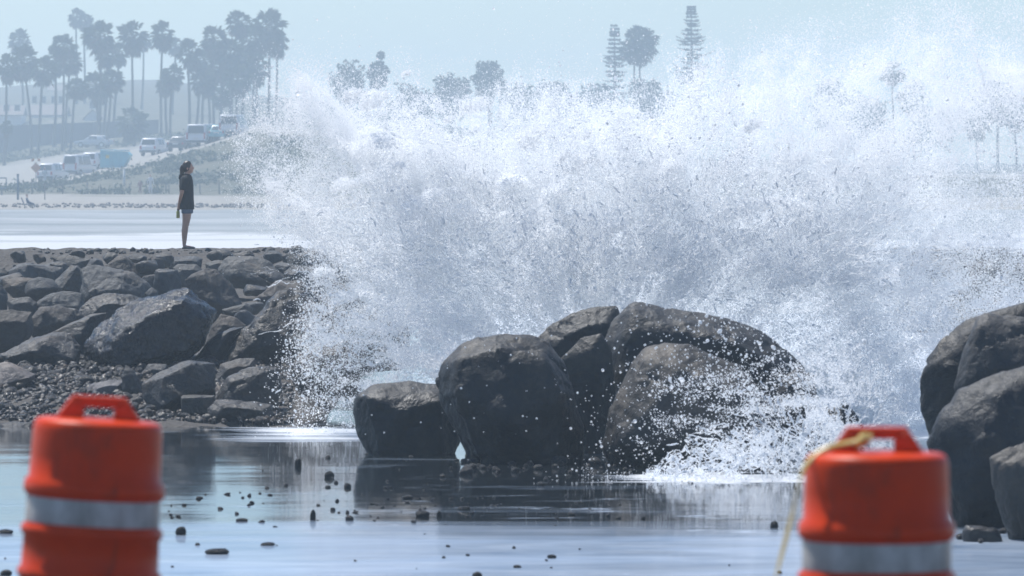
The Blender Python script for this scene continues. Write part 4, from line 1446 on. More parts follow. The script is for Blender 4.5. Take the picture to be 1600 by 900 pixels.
# ------------------------------------------------------------------ person on the crest
M['skin'] = plain('skin', (0.52, 0.31, 0.23), 0.5, 0.4, 0.08, 12)
M['shirt'] = plain('black_cotton', (0.022, 0.024, 0.027), 0.85, 0.2, 0.2, 25)
M['denim'] = plain('blue_denim', (0.11, 0.15, 0.21), 0.85, 0.2, 0.2, 40)
M['hair'] = plain('brown_hair', (0.035, 0.022, 0.016), 0.45, 0.5, 0.3, 50)
M['sandal'] = plain('grey_shoe', (0.11, 0.10, 0.095), 0.7, 0.3, 0.2, 20)
M['bottle'] = plain('lime_bottle', (0.38, 0.38, 0.08), 0.3, 0.5, 0.06, 20)
M['cap'] = plain('dark_cap', (0.03, 0.03, 0.03), 0.5, 0.4, 0.1, 20)

def skin_body(joints, edges, extra=None, voxel=0.009):
    """One continuous body grown along a skeleton; extra (verts, faces) are fused in."""
    me = bpy.data.meshes.new('skel')
    me.from_pydata([j[:3] for j in joints], edges, [])
    o = bpy.data.objects.new('skel', me)
    COL.objects.link(o)
    md = o.modifiers.new('skin', 'SKIN')
    md.use_smooth_shade = True
    sv = me.skin_vertices[0].data
    for i, j in enumerate(joints):
        r = j[3]
        sv[i].radius = r if isinstance(r, tuple) else (r, r)
    sv[0].use_root = True
    s = o.modifiers.new('sub', 'SUBSURF')
    s.levels = s.render_levels = 2
    dg = bpy.context.evaluated_depsgraph_get()
    ev = o.evaluated_get(dg)
    em = ev.to_mesh()
    V = [v.co.copy() for v in em.vertices]
    F = [tuple(p.vertices) for p in em.polygons]
    ev.to_mesh_clear()
    bpy.data.objects.remove(o)
    bpy.data.meshes.remove(me)
    for v, f in (extra or []):
        F += [tuple(i + len(V) for i in q) for q in f]
        V += [Vector(x) for x in v]
    return V, F

def fused(name, V, F, mat, parent, voxel):
    o = mesh_obj(name, V, F, mat, parent, True)
    md = o.modifiers.new('fuse', 'REMESH')
    md.mode = 'VOXEL'
    md.voxel_size = voxel
    md.use_smooth_shade = True
    sm = o.modifiers.new('soft', 'SMOOTH')
    sm.iterations = 2
    sm.factor = 0.5
    return o

def head_mesh(c, tilt=0.0):
    bm = bmesh.new()
    bmesh.ops.create_uvsphere(bm, u_segments=40, v_segments=30, radius=1)
    bm.verts.index_update()
    V = []
    for v in bm.verts:
        x, y, z = v.co
        px_, py_, pz_ = x * 0.094, y * 0.073, z * 0.118
        if z < 0:                               # jaw narrows and comes forward
            py_ *= 1 - 0.28 * (-z)
            px_ += 0.022 * (-z)
            if x < 0:
                px_ *= 1 - 0.25 * (-z)
        if x > 0.4:
            f = (x - 0.4) / 0.6
            cen = math.exp(-(y / 0.2) ** 2)
            px_ += 0.026 * cen * math.exp(-((z + 0.13) / 0.15) ** 2) * f      # nose
            px_ += 0.010 * cen * math.exp(-((z + 0.02) / 0.12) ** 2) * f      # bridge
            px_ += 0.012 * math.exp(-(y / 0.35) ** 2) * math.exp(-((z + 0.50) / 0.10) ** 2) * f   # lips
            px_ += 0.012 * math.exp(-(y / 0.4) ** 2) * math.exp(-((z + 0.83) / 0.16) ** 2) * f    # chin
            for s in (-1, 1):
                px_ -= 0.011 * math.exp(-((y - 0.42 * s) / 0.2) ** 2 - ((z - 0.02) / 0.12) ** 2)  # eye sockets
        V.append(Vector((px_, py_, pz_)))
    F = [tuple(q.index for q in f.verts) for f in bm.faces]
    bm.free()
    R = Matrix.Rotation(tilt, 3, 'Y')
    V = [R @ v + Vector(c) for v in V]
    ears = []
    for s in (-1, 1):
        ec = R @ Vector((-0.008, 0.073 * s, -0.012)) + Vector(c)
        ev = [Vector((q[0] * .018, q[1] * .012, q[2] * .03)) + ec for q in IV]
        ears.append((ev, [tuple(f) for f in IF]))
    return [(V, F)] + ears

feet = at(292, 389, 109.6)
person = empty('person', (feet.x, feet.y, float(shore_z(feet.x, feet.y)) + 0.0), 0, 'person in black top and denim shorts standing sideways on the bank, bottle behind back', 'person')
PZ = feet.z - person.location.z
person.location.z = feet.z
J, E_ = [], []
def jn(x, y, z, r, link=None):
    J.append((x, y, z, r))
    if link is not None:
        E_.append((link, len(J) - 1))
    return len(J) - 1
pel = jn(0.0, 0, .84, (.105, .145))
wai = jn(0.0, 0, 1.0, (.09, .12), pel)
che = jn(-0.01, 0, 1.2, (.105, .15), wai)
nkb = jn(-0.005, 0, 1.355, (.07, .085), che)
nk = jn(0.006, 0, 1.41, (.048, .05), nkb)
hd = jn(0.018, 0, 1.50, (.05, .05), nk)
for s in (-1, 1):
    sh = jn(-0.015, .15 * s, 1.315, .056, che)
    e0 = jn(-0.055, .205 * s, 1.17, .043, sh)
    el = jn(-0.085, .215 * s, 1.05, .038, e0)
    e2 = jn(-0.115, .15 * s, .94, .034, el)
    wr = jn(-0.145, .06 * s, .83, .025, e2)
    pm = jn(-0.155, .035 * s, .785, .028, wr)
    for k, (dx, dz) in enumerate(((-.022, -.006), (-.008, -.01), (.006, -.01), (.018, -.006))):
        f1 = jn(-0.155 + dx, .022 * s, .755 + dz * .3, .0095, pm)
        f2 = jn(-0.157 + dx * 1.2, .004 * s, .735 + dz, .0088, f1)
        jn(-0.152 + dx * 1.1, -.010 * s, .742 + dz, .008, f2)
    th = jn(-0.130, .030 * s, .770, .0105, pm)
    jn(-0.122, .014 * s, .748, .009, th)
    hp = jn(0.003, .078 * s, .77, .098, pel)
    t2 = jn(0.0, .076 * s, .60, .088, hp)
    kn_ = jn(-.022, .073 * s, .455, .062, t2)
    k2 = jn(-.042, .073 * s, .34, .064, kn_)
    an_ = jn(-.048, .072 * s, .10, .035, k2)
    he = jn(-.052, .072 * s, .045, .034, an_)
    bl = jn(.05, .082 * s, .032, .03, he)
    jn(.125, .088 * s, .022, .022, bl)
V, F = skin_body(J, E_, head_mesh((0.022, 0, 1.525), -0.08))
fused('body', V, F, M['skin'], person, 0.009)

def ell(cx, cz, rx, ry, n=28, wob=0.0, seed=0, cy_=0.0):
    return [Vector((cx + rx * math.cos(2 * math.pi * k / n) * (1 + wob * math.sin(5 * k + seed)), cy_ + ry * math.sin(2 * math.pi * k / n) * (1 + wob * math.cos(3 * k + seed)), cz)) for k in range(n)]
rings = [ell(-.005, 1.41, .060, .065), ell(-.008, 1.385, .085, .115), ell(-.012, 1.345, .112, .175), ell(-.012, 1.27, .128, .19), ell(-.008, 1.18, .134, .178), ell(-.002, 1.06, .132, .172, wob=.012),
         ell(.0, .95, .13, .175, wob=.016, seed=1), ell(.002, .84, .133, .182, wob=.022, seed=2), ell(.004, .745, .136, .187, wob=.03, seed=3), ell(.004, .742, .126, .177, wob=.03, seed=3), ell(.0, .80, .118, .168)]
V, F = loft(rings)
for s in (-1, 1):
    v, f = tube([(-.012, .11 * s, 1.33), (-.022, .165 * s, 1.30), (-.042, .198 * s, 1.22), (-.06, .214 * s, 1.13), (-.064, .216 * s, 1.105)], [.075, .078, .072, .068, .062], 16)
    F += [tuple(i + len(V) for i in q) for q in f]
    V += v
fused('shirt', V, F, M['shirt'], person, 0.008)
v, f = tube([(-.075, 0, 1.40), (-.105, -.05, 1.375), (-.12, -.06, 1.33), (-.10, -.09, 1.31)], [.03, .04, .036, .02], 12)
v2, f2 = tube([(-.075, 0, 1.40), (-.105, .05, 1.375), (-.12, .06, 1.33), (-.10, .09, 1.31)], [.03, .04, .036, .02], 12)
V, F = v + v2, f + [tuple(i + len(v) for i in q) for q in f2]
fused('hood', V, F, M['shirt'], person, 0.008)
V, F = loft([ell(.0, .90, .118, .155), ell(.004, .80, .128, .168), ell(.006, .755, .13, .17)])
for s in (-1, 1):
    v, f = loft([ell(.004, .78, .112, .094, 20, 0, 0, .08 * s), ell(.006, .72, .108, .092, 20, .02, s, .08 * s), ell(.006, .668, .105, .09, 20, .03, s, .08 * s), ell(.006, .666, .096, .082, 20, .03, s, .08 * s)])
    F += [tuple(i + len(V) for i in q) for q in f]
    V += v
fused('shorts', V, F, M['denim'], person, 0.008)
# hair: cap over the skull and a tail down the nape
hv = []
for q in IV2:
    p = Vector((q[0] * .104 - .012, q[1] * .084, q[2] * .117 + .012))
    if q[0] > 0.35:
        p.x = min(p.x, .056 + 0.03 * max(0, q[2]))
    hv.append(p + Vector((0.02, 0, 1.535)))
V, F = hv, [tuple(f_) for f_ in IF2]
v, f = tube([(-.06, 0, 1.56), (-.088, 0, 1.50), (-.092, 0, 1.44), (-.10, -.01, 1.385), (-.118, -.012, 1.33), (-.126, -.012, 1.27)], [.05, .052, .043, .034, .028, .012], 14)
F += [tuple(i + len(V) for i in q) for q in f]
V = V + v
# cut the hair away from the face
hair = fused('hair', V, F, M['hair'], person, 0.008)
for s in (-1, 1):
    bm = bmesh.new()
    rr = []
    for x, w_, z0, z1 in ((-.088, .030, .0, .03), (-.05, .036, .0, .055), (.01, .040, .0, .058), (.07, .046, .0, .052), (.12, .042, .0, .045), (.152, .022, .0, .03)):
        ring = [Vector((x, .075 * s + w_ * math.cos(a), (z0 + z1) / 2 + (z1 - z0) / 2 * math.sin(a))) for a in [2 * math.pi * k / 14 for k in range(14)]]
        rr.append(ring)
    v, f = loft(rr)
    mesh_obj('shoe', v, f, M['sandal'], person)
bt = empty('water_bottle', person.location + Vector((-.165, -.012, .58)), 0, 'yellow-green drink bottle held behind the back of the standing person', 'bottle')
lathe('body', [(.026, 0), (.031, .004), (.033, .02), (.033, .115), (.026, .13), (.017, .142), (.016, .15)], M['bottle'], bt, 20)
lathe('cap', [(.019, .145), (.019, .166), (.012, .171)], M['cap'], bt, 20)
v, f = tube([(.016 * math.cos(a) * 0 + .0, .020 * math.cos(a), .168 + .022 * math.sin(a)) for a in np.linspace(0, math.pi, 9)], .004, 6)
mesh_obj('carry_loop', v, f, M['cap'], bt)

# ------------------------------------------------------------------ far shore: palms
def palm_crown(seed, dead=False):
    r = random.Random(seed)
    V, F = [], []
    N = 58 if not dead else 40
    for k in range(N):
        az = r.uniform(0, 2 * math.pi)
        if dead:
            el = math.radians(r.uniform(-86, -35))
            L, B = r.uniform(.15, .62), r.uniform(.3, .5)
        else:
            el = math.radians(90 - 138 * ((k + .5) / N) ** 0.8 + r.uniform(-12, 12))
            L, B = r.uniform(.42, .6), r.uniform(.42, .58)
        d = Vector((math.cos(az) * math.cos(el), math.sin(az) * math.cos(el), math.sin(el)))
        side = (d.cross(Vector((0, 0, 1))).normalized() + Vector((r.uniform(-.6, .6), r.uniform(-.6, .6), r.uniform(-.6, .6)))).normalized() if abs(d.z) < .99 else Vector((1, 0, 0))
        up = side.cross(d).normalized()
        o0 = Vector((0, 0, r.uniform(-.45, -.05) if dead else 0)) + (Vector((d.x, d.y, 0)) * .08 if dead else Vector())
        tip = o0 + d * L + Vector((0, 0, -.06))
        b = len(V)
        V += [o0 - side * .015, o0 + side * .015, tip + side * .012, tip - side * .012]
        F.append((b, b + 1, b + 2, b + 3))
        nl = 9
        for j in range(nl):
            a = math.radians(-78 + 156 * j / (nl - 1)) + r.uniform(-.06, .06)
            ld = (d * math.cos(a) + side * math.sin(a)).normalized()
            ll = B * (0.65 + 0.35 * math.cos(a)) * r.uniform(.85, 1.1)
            w = .055
            nrm = ld.cross(up).normalized()
            m = tip + ld * ll * .55 + up * r.uniform(-.02, .03)
            e = tip + ld * ll + Vector((0, 0, -.16 * ll - .04))
            b = len(V)
            V += [tip, m - nrm * w, e, m + nrm * w]
            F += [(b, b + 1, b + 2), (b, b + 2, b + 3)]
    me = bpy.data.meshes.new('crown')
    me.from_pydata([tuple(v) for v in V], [], F)
    me.materials.append(M['dead_frond' if dead else 'frond'])
    return me
CROWN = [palm_crown(s) for s in range(5)]
SKIRT = [palm_crown(40 + s, True) for s in range(3)]

def palm(cx, cy, r, bx, Y, label, group='palms along the far shore', skirt=1.0, by=None):
    c = at(cx, cy, Y)
    bxw = (bx - 800) / FPX * Y
    gz = land_z(bxw, Y) if by is None else at(bx, by, Y).z
    R = r * 1.18 / FPX * Y
    t = empty('palm_tree', (bxw, Y, gz - .3), 0, label, 'palm tree', group)
    top = c - Vector((bxw, Y, gz - .3))
    top.z -= R * .15
    n = 9
    path, rad = [], []
    for i in range(n):
        u = i / (n - 1)
        path.append(Vector((top.x * (u ** 1.5 if abs(top.x) > .3 else u) + .08 * math.sin(u * 5 + cx), top.y * u, top.z * u)))
        rad.append((.20 - .08 * u) * (1.5 if u == 0 else 1) * (0.85 + .02 * (int(cx) % 9)))
    path[-1] = top
    v, f = tube(path, rad, 8)
    mesh_obj('trunk', v, f, M['bark'], t)
    k = int(cx * 3 + cy)
    for nm, me, s in (('crown', CROWN[k % 5], R), ('dead_fronds', SKIRT[k % 3], R * skirt)):
        o = bpy.data.objects.new(nm, me)
        COL.objects.link(o)
        o.parent = t
        o.location = top
        o.scale = (s * (1 + .12 * math.sin(k)), s * (1 + .12 * math.cos(k)), s * (1 + .14 * math.sin(k * 2.1)))
        o.rotation_euler = (.16 * math.sin(k * 3.3), .16 * math.cos(k * 1.9), k * 1.7)
    return t
PALMS = [  # crown x, y, radius, trunk foot x (all in the 3.33x enlargement), distance, label
    (40, 330, 62, 24, 670, 'leftmost palm, its slim trunk leaning at the left picture edge'),
    (125, 295, 72, 165, 680, 'second palm from the left with trunk bending down to the right'),
    (105, 195, 56, 120, 830, 'pale distant palm head behind the second palm from the left'),
    (230, 345, 72, 196, 675, 'third palm from the left with trunk bending down to the left'),
    (330, 225, 72, 328, 690, 'tall palm with bushy head left of the small white gabled house'),
    (365, 300, 66, 342, 700, 'palm close behind the tall bushy palm left of the gabled house'),
    (398, 440, 58, 366, 672, 'short palm with drooping skirt in front of the gabled house'),
    (398, 75, 46, 400, 860, 'faint very tall palm standing highest at left'),
    (442, 100, 46, 440, 860, 'faint tall palm right beside the highest one at left'),
    (520, 165, 84, 520, 680, 'large palm with the thickest trunk right of the gabled house'),
    (500, 430, 74, 512, 690, 'low palm head hanging round the thick palm trunk'),
    (582, 400, 58, 558, 672, 'slanting palm just right of the thick-trunked palm'),
    (620, 260, 56, 594, 720, 'slim palm between the thick-trunked palm and the straight tall one'),
    (690, 165, 84, 686, 690, 'straight tall palm rising behind the short bushy palm'),
    (752, 205, 44, 740, 830, 'faint thin palm right of the straight tall palm'),
    (845, 160, 66, 838, 680, 'tall palm with dense skirt left of the white van'),
    (915, 225, 52, 900, 800, 'pale palm behind the tall palm with dense skirt'),
    (905, 375, 66, 882, 672, 'short leaning palm above the dark parked car'),
    (865, 420, 50, 866, 690, 'slender low palm beside the tall palm with dense skirt'),
    (985, 260, 66, 984, 680, 'straight palm right above the white van roof'),
    (1045, 405, 58, 1020, 680, 'leaning palm just right of the white van'),
    (1115, 185, 76, 1110, 690, 'tall palm left of the crowded palm heads at the spray edge'),
    (1090, 430, 52, 1090, 680, 'low palm in front of the tall palm at the spray edge'),
    (1152, 490, 44, 1140, 675, 'lowest small palm at the spray edge'),
    (1240, 100, 62, 1200, 700, 'highest palm of the crowd at the spray edge'),
    (1200, 260, 76, 1196, 690, 'bushy palm in the middle of the crowd at the spray edge'),
    (1275, 290, 70, 1260, 700, 'palm with shaggy head half dissolved by spray'),
    (1400, 120, 84, 1400, 690, 'big palm farthest right of the left grove, lower half lost in spray'),
    (1330, 180, 74, 1320, 705, 'full-headed palm left of the farthest right palm of the grove'),
    (1160, 330, 70, 1150, 695, 'mid-height palm filling the left of the crowd at the spray edge'),
    (1240, 390, 66, 1230, 680, 'low shaggy palm under the crowd at the spray edge'),
    (1340, 330, 66, 1330, 695, 'palm head dissolving in spray under the full-headed palm'),
    (1060, 300, 62, 1056, 700, 'palm tucked between the van-roof palm and the tall palm at the spray edge'),
    (1440, 200, 60, 1440, 705, 'thin palm head at the very edge of the spray'),
    (290, 290, 60, 285, 705, 'palm head overlapping the left side of the tall bushy palm'),
    (560, 270, 60, 545, 705, 'palm head tucked under the large thick-trunked palm'),
    (690, 615, 74, 700, 660, 'short bushy palm with wide fronds beside the white parked car'),
    (35, 655, 32, 26, 650, 'tiny young palm at the left picture edge'),
]
for cx, cy, r, bx, Y, lab in PALMS:
    palm(cx / 3.3333, cy / 3.3333, r / 3.3333, bx / 3.3333, Y, lab)
for cx, cy, r, bx, lab in [(1000, 62, 20, 1002, 'palm right beside the shorter tiered pine'), (990, 72, 17, 991, 'thin palm squeezed between tiered pine and taller palm'),
                           (1395, 108, 15, 1396, 'small palm head above the spray right of the tall tiered pine'), (1428, 145, 18, 1428, 'palm head faint in spray below the small palm head'),
                           (1556, 148, 27, 1560, 'central palm of the three at the right picture edge'), (1528, 168, 24, 1526, 'left palm of the three at the right picture edge'),
                           (1584, 166, 25, 1588, 'right palm of the three at the right picture edge')]:
    palm(cx, cy, r * 1.25, bx, 760, lab, 'palms along the right of the far shore', 0.9)

# ------------------------------------------------------------------ broad trees and tiered pines
def broad_tree(px, py, rx, ry, Y, label, seed, n=2600):
    r = np.random.default_rng(seed)
    c = at(px, py, Y)
    m = Y / FPX
    gz = land_z(c.x, Y)
    t = empty('broad_tree', (c.x, Y, gz - .3), 0, label, 'tree', 'broad trees on the far shore')
    H = c.z - gz + .3
    V, F = tube([(0, 0, 0), (.1, 0, H * .4), (-.1, 0, H * .8), (0, 0, H)], [.3, .24, .18, .1], 7)
    for k in range(5):
        a = k * 1.3
        v, f = tube([(0, 0, H * .55), (math.cos(a) * rx * m * .4, math.sin(a) * rx * m * .3, H * .85), (math.cos(a) * rx * m * .7, math.sin(a) * rx * m * .6, H + ry * m * .2)], [.14, .1, .04], 5)
        F += [tuple(i + len(V) for i in q) for q in f]
        V += v
    mesh_obj('trunk', V, F, M['bark'], t)
    ncl = 34
    d = r.normal(size=(ncl, 3))
    d /= np.linalg.norm(d, axis=1)[:, None]
    cl = d * (r.random(ncl) ** .4)[:, None] * np.array([rx * m * .8, rx * m * .7, ry * m * .8]) + np.array([0, 0, H])
    which = r.integers(0, ncl, n)
    rc = min(rx, ry) * m * r.uniform(.18, .42, ncl)
    p = cl[which] + np.clip(r.normal(size=(n, 3)), -1.7, 1.7) * rc[which][:, None] * .6
    S = r.uniform(.16, .34, n)
    R = rand_rot(n, r) * S[:, None, None]
    many_mesh('crown', [(-1, -.5, 0), (1, -.5, .1), (1, .5, 0), (-1, .5, .1)], [(0, 1, 2, 3)], p, R, M['leaf'], False, t)
    return t
TREES = [(545, 140, 36, 48, 'broad tree rising left above the spray'), (592, 112, 15, 38, 'narrow tree top right beside the broad tree at left of spray'), (640, 175, 45, 45, 'low tree sunk in spray between two broad treetops at left'),
         (705, 155, 40, 40, 'low pale treetop in the middle of the spray edge'),
         (764, 130, 30, 42, 'rounded tree alone above the spray crest'), (810, 170, 40, 45, 'dim low tree right under the rounded lone tree'), (860, 165, 40, 42, 'dark spreading tree left of the shorter tiered pine'),
         (930, 175, 45, 42, 'dim tree at the foot of the shorter tiered pine'), (1012, 165, 48, 45, 'bushy tree under the palm beside the shorter tiered pine'),
         (1300, 165, 45, 46, 'broad tree seen through spray right of the tall tiered pine'), (1350, 190, 40, 40, 'dim tree low in the spray beside the broad tree at right'), (1450, 200, 40, 46, 'pale tree nearly lost in spray near the right palms')]
for i, (px, py, rx, ry, lab) in enumerate(TREES):
    broad_tree(px, py, rx, ry, 770 + 6 * i, lab, 50 + i)

def pine(px, top, Y, half, label, seed):
    r = random.Random(seed)
    X = (px - 800) / FPX * Y
    gz = land_z(X, Y)
    H = at(px, top, Y).z - gz
    t = empty('tiered_pine', (X, Y, gz), 0, label, 'pine tree', 'tiered pines on the far shore')
    v, f = tube([(0, 0, 0), (.05, 0, H * .5), (0, 0, H)], [.32, .2, .04], 8)
    mesh_obj('trunk', v, f, M['bark'], t)
    z = H - .25
    k = 0
    while z > H * .32:
        u = (H - z) / H
        L = half / FPX * Y * min(1.0, .05 + 3.1 * u) * r.uniform(.8, 1.15)
        V, F = [], []
        nb = 6
        for b in range(nb):
            if r.random() < .12:
                continue
            a = b * 2 * math.pi / nb + k * .5 + r.uniform(-.2, .2)
            d = Vector((math.cos(a), math.sin(a), 0))
            s = Vector((-d.y, d.x, 0))
            LL = L * r.uniform(.55, 1.15)
            base = len(V)
            pts_ = [Vector((0, 0, .05)), d * LL * .5 + Vector((0, 0, -.06 * LL)), d * LL + Vector((0, 0, (r.uniform(-.04, .2) + .25 * max(0, .3 - u)) * LL))]
            tv, tf = tube(pts_, [.05, .04, .02], 4)
            F += [tuple(i + len(V) for i in q) for q in tf]
            V += tv
            for j in range(12):
                q = .15 + .85 * j / 11
                p = pts_[0].lerp(pts_[1], q * 2) if q < .5 else pts_[1].lerp(pts_[2], q * 2 - 1)
                for sg in (-1, 1):
                    ln = .46 * (1.1 - .5 * q) * r.uniform(.5, 1.3)
                    e = p + s * sg * ln + d * ln * .6 + Vector((0, 0, r.uniform(.0, .18)))
                    n_ = len(V)
                    V += [p - d * .10, p + d * .10, e + Vector((0, 0, .08)), e - Vector((0, 0, .09))]
                    F.append((n_, n_ + 1, n_ + 2, n_ + 3))
        o = mesh_obj('branch_tier', V, F, M['needle'], t, False, (0, 0, z))
        z -= (.32 + .75 * u) * r.uniform(.7, 1.35)
        k += 1
pine(1080, 9, 780, 28, 'tallest tree, a tiered pine with open flat branches', 4)
pine(960, 38, 775, 21, 'shorter tiered pine left of the paired palms', 9)

# ------------------------------------------------------------------ far shore: scrub, wall, houses
rg = np.random.default_rng(31)
n = 16000
cpx = rg.uniform(-60, 470, 900)
cY = np.concatenate([rg.uniform(446, 508, 620), rg.uniform(655, 700, 280)])
cx_ = (cpx - 800) / FPX * cY
keep = fbm(np.stack([cx_ * .12, cY * .1, 0 * cY], -1), 3) > -.12
cx_, cY = cx_[keep], cY[keep]
cz = np.array([land_z(a, b) for a, b in zip(cx_, cY)])
wh = rg.integers(0, len(cx_), n)
sz = rg.uniform(.2, .75, len(cx_))
p = np.stack([cx_[wh], cY[wh], cz[wh]], -1) + rg.normal(size=(n, 3)) * sz[wh][:, None] * np.array([.8, .8, .35]) + np.array([0, 0, .15])
many = many_mesh('scrub', [(-1, -.5, 0), (1, -.5, .1), (1, .5, 0), (-1, .5, .1)], [(0, 1, 2, 3)], p, rand_rot(n, rg) * rg.uniform(.07, .18, n)[:, None, None], M['leaf'], False)
tag(many, 'low dry scrub growing over the far bluff', 'scrub', kind='stuff')

M['stucco'] = plain('white_stucco', (0.62, 0.6, 0.57), 0.9, 0.2, 0.06, 2)
M['rooftile'] = plain('grey_roof', (0.22, 0.19, 0.17), 0.85, 0.2, 0.15, 2)
M['glass'] = plain('dark_glass', (0.03, 0.035, 0.04), 0.12, 0.5, 0.1, 2)
M['wallgrey'] = plain('grey_wall', (0.115, 0.12, 0.125), 0.9, 0.2, 0.12, .4)
def far_box(name, px0, px1, ptop, Y0, Y1, base_z, mat, parent, org):
    a, b = at(px0, ptop, Y0), at(px1, ptop, Y0)
    return box(name, a.x - org[0], b.x - org[0], Y0 - org[1], Y1 - org[1], base_z - org[2], a.z - org[2], mat, parent)
# long boundary wall behind the palms
w0, w1 = (at(-60, 199, 708), at(248, 187, 716))
org = Vector((w0.x, 708, land_z(w0.x, 708) - 1.5))
wl = empty('boundary_wall', org, 0, 'long dull grey boundary wall behind the palm trunks', 'wall')
L_ = (w1 - w0).length
nseg = 9
for i in range(nseg):
    a, b = w0.lerp(w1, i / nseg) - org, w0.lerp(w1, (i + 1) / nseg) - org
    V = []
    for q in (a, b):
        for dy in (0, .3):
            V += [(q.x, q.y + dy, -1.5), (q.x, q.y + dy, q.z)]
    dx = (b.x - a.x) * .004
    V = [(x + (dx if k < 4 else -dx), y, z) for k, (x, y, z) in enumerate(V)]
    mesh_obj('wall_panel', V, [(0, 1, 5, 4), (2, 6, 7, 3), (0, 2, 3, 1), (4, 5, 7, 6), (1, 3, 7, 5), (0, 4, 6, 2)], M['wallgrey'], wl, False)

def house(px0, px1, peave, pridge, Y, label, windows, gable_front=False):
    a, b = at(px0, peave, Y), at(px1, peave, Y)
    zr = at(px0, pridge, Y).z
    cx = (a.x + b.x) / 2
    gz = land_z(cx, Y) - 1.5
    t = empty('house', (cx, Y, gz), 0, label, 'house', 'houses on the far hill')
    hw, ze, zr = (b.x - a.x) / 2, a.z - gz, zr - gz
    D = 7.0
    V = [(-hw, 0, 0), (hw, 0, 0), (hw, D, 0), (-hw, D, 0), (-hw, 0, ze), (hw, 0, ze), (hw, D, ze), (-hw, D, ze)]
    F = [(0, 1, 5, 4), (1, 2, 6, 5), (2, 3, 7, 6), (3, 0, 4, 7), (4, 5, 6, 7)]
    if gable_front:
        V += [(0, 0, zr - .05), (0, D, zr - .05)]
        F = F[:4] + [(4, 5, 8), (6, 7, 9)]
    mesh_obj('wall', V, F, M['stucco'], t, False)
    e = .25
    if gable_front:
        s = (zr - ze) / hw
        R = [(-hw - e, -e, ze - s * e), (0, -e, zr), (hw + e, -e, ze - s * e), (-hw - e, D + e, ze - s * e), (0, D + e, zr), (hw + e, D + e, ze - s * e)]
    else:
        s = (zr - ze) / (D / 2)
        R = [(-hw - e, -e, ze - s * e), (-hw - e, D / 2, zr), (-hw - e, D + e, ze - s * e), (hw + e, -e, ze - s * e), (hw + e, D / 2, zr), (hw + e, D + e, ze - s * e)]
    R2 = R + [(x, y, z + .14) for x, y, z in R]
    mesh_obj('roof', R2, [(0, 1, 4, 3), (1, 2, 5, 4), (6, 9, 10, 7), (7, 10, 11, 8), (0, 3, 9, 6), (2, 8, 11, 5), (0, 6, 7, 1), (1, 7, 8, 2), (3, 4, 10, 9), (4, 5, 11, 10)], M['rooftile'], t, False)
    for wx, wz, ww, wh_ in windows:
        f_ = box('window', wx - ww / 2 - .08, wx + ww / 2 + .08, -.06, .02, wz - .08, wz + wh_ + .08, M['stucco'], t)
        box('pane', wx - ww / 2, wx + ww / 2, -.075, -.05, wz, wz + wh_, M['glass'], f_)
    return t
house(132, 158, 184, 172, 790, 'small white gabled house with one square window behind the palms', [(0, 3.2, .8, 1.0)], True)
house(0, 34, 180, 166, 800, 'white house at the left picture edge above the grey wall', [(-.6, 3.4, .7, .8), (.9, 3.4, .7, .8)])
house(46, 102, 180, 165, 815, 'long white house between the leftmost palms', [(-1.8, 3.6, .6, .9), (-.5, 3.6, .6, .9), (.9, 3.6, .6, .9), (1.9, 3.6, .6, .9)])
house(76, 104, 142, 134, 990, 'faint small house high on the hill among the palm heads', [(-.5, 3.0, .6, .8)])

# ------------------------------------------------------------------ vehicles
def paint(name, c):
    return plain(name, c, 0.3, 0.5, 0.05, 2)
M['p_white'] = paint('white_paint', (0.62, 0.63, 0.65))
M['p_dark'] = paint('charcoal_paint', (0.05, 0.055, 0.065))
M['p_teal'] = paint('teal_paint', (0.06, 0.32, 0.38))
M['p_silver'] = paint('silver_paint', (0.4, 0.42, 0.44))
M['tail'] = plain('tail_lamp_red', (0.35, 0.02, 0.02), 0.25, 0.5, 0.05, 3)
M['chrome'] = plain('wheel_metal', (0.45, 0.46, 0.48), 0.3, 0.5, 0.05, 3, 0.8)
M['plate'] = plain('number_plate', (0.6, 0.6, 0.58), 0.5, 0.4, 0.05, 3)

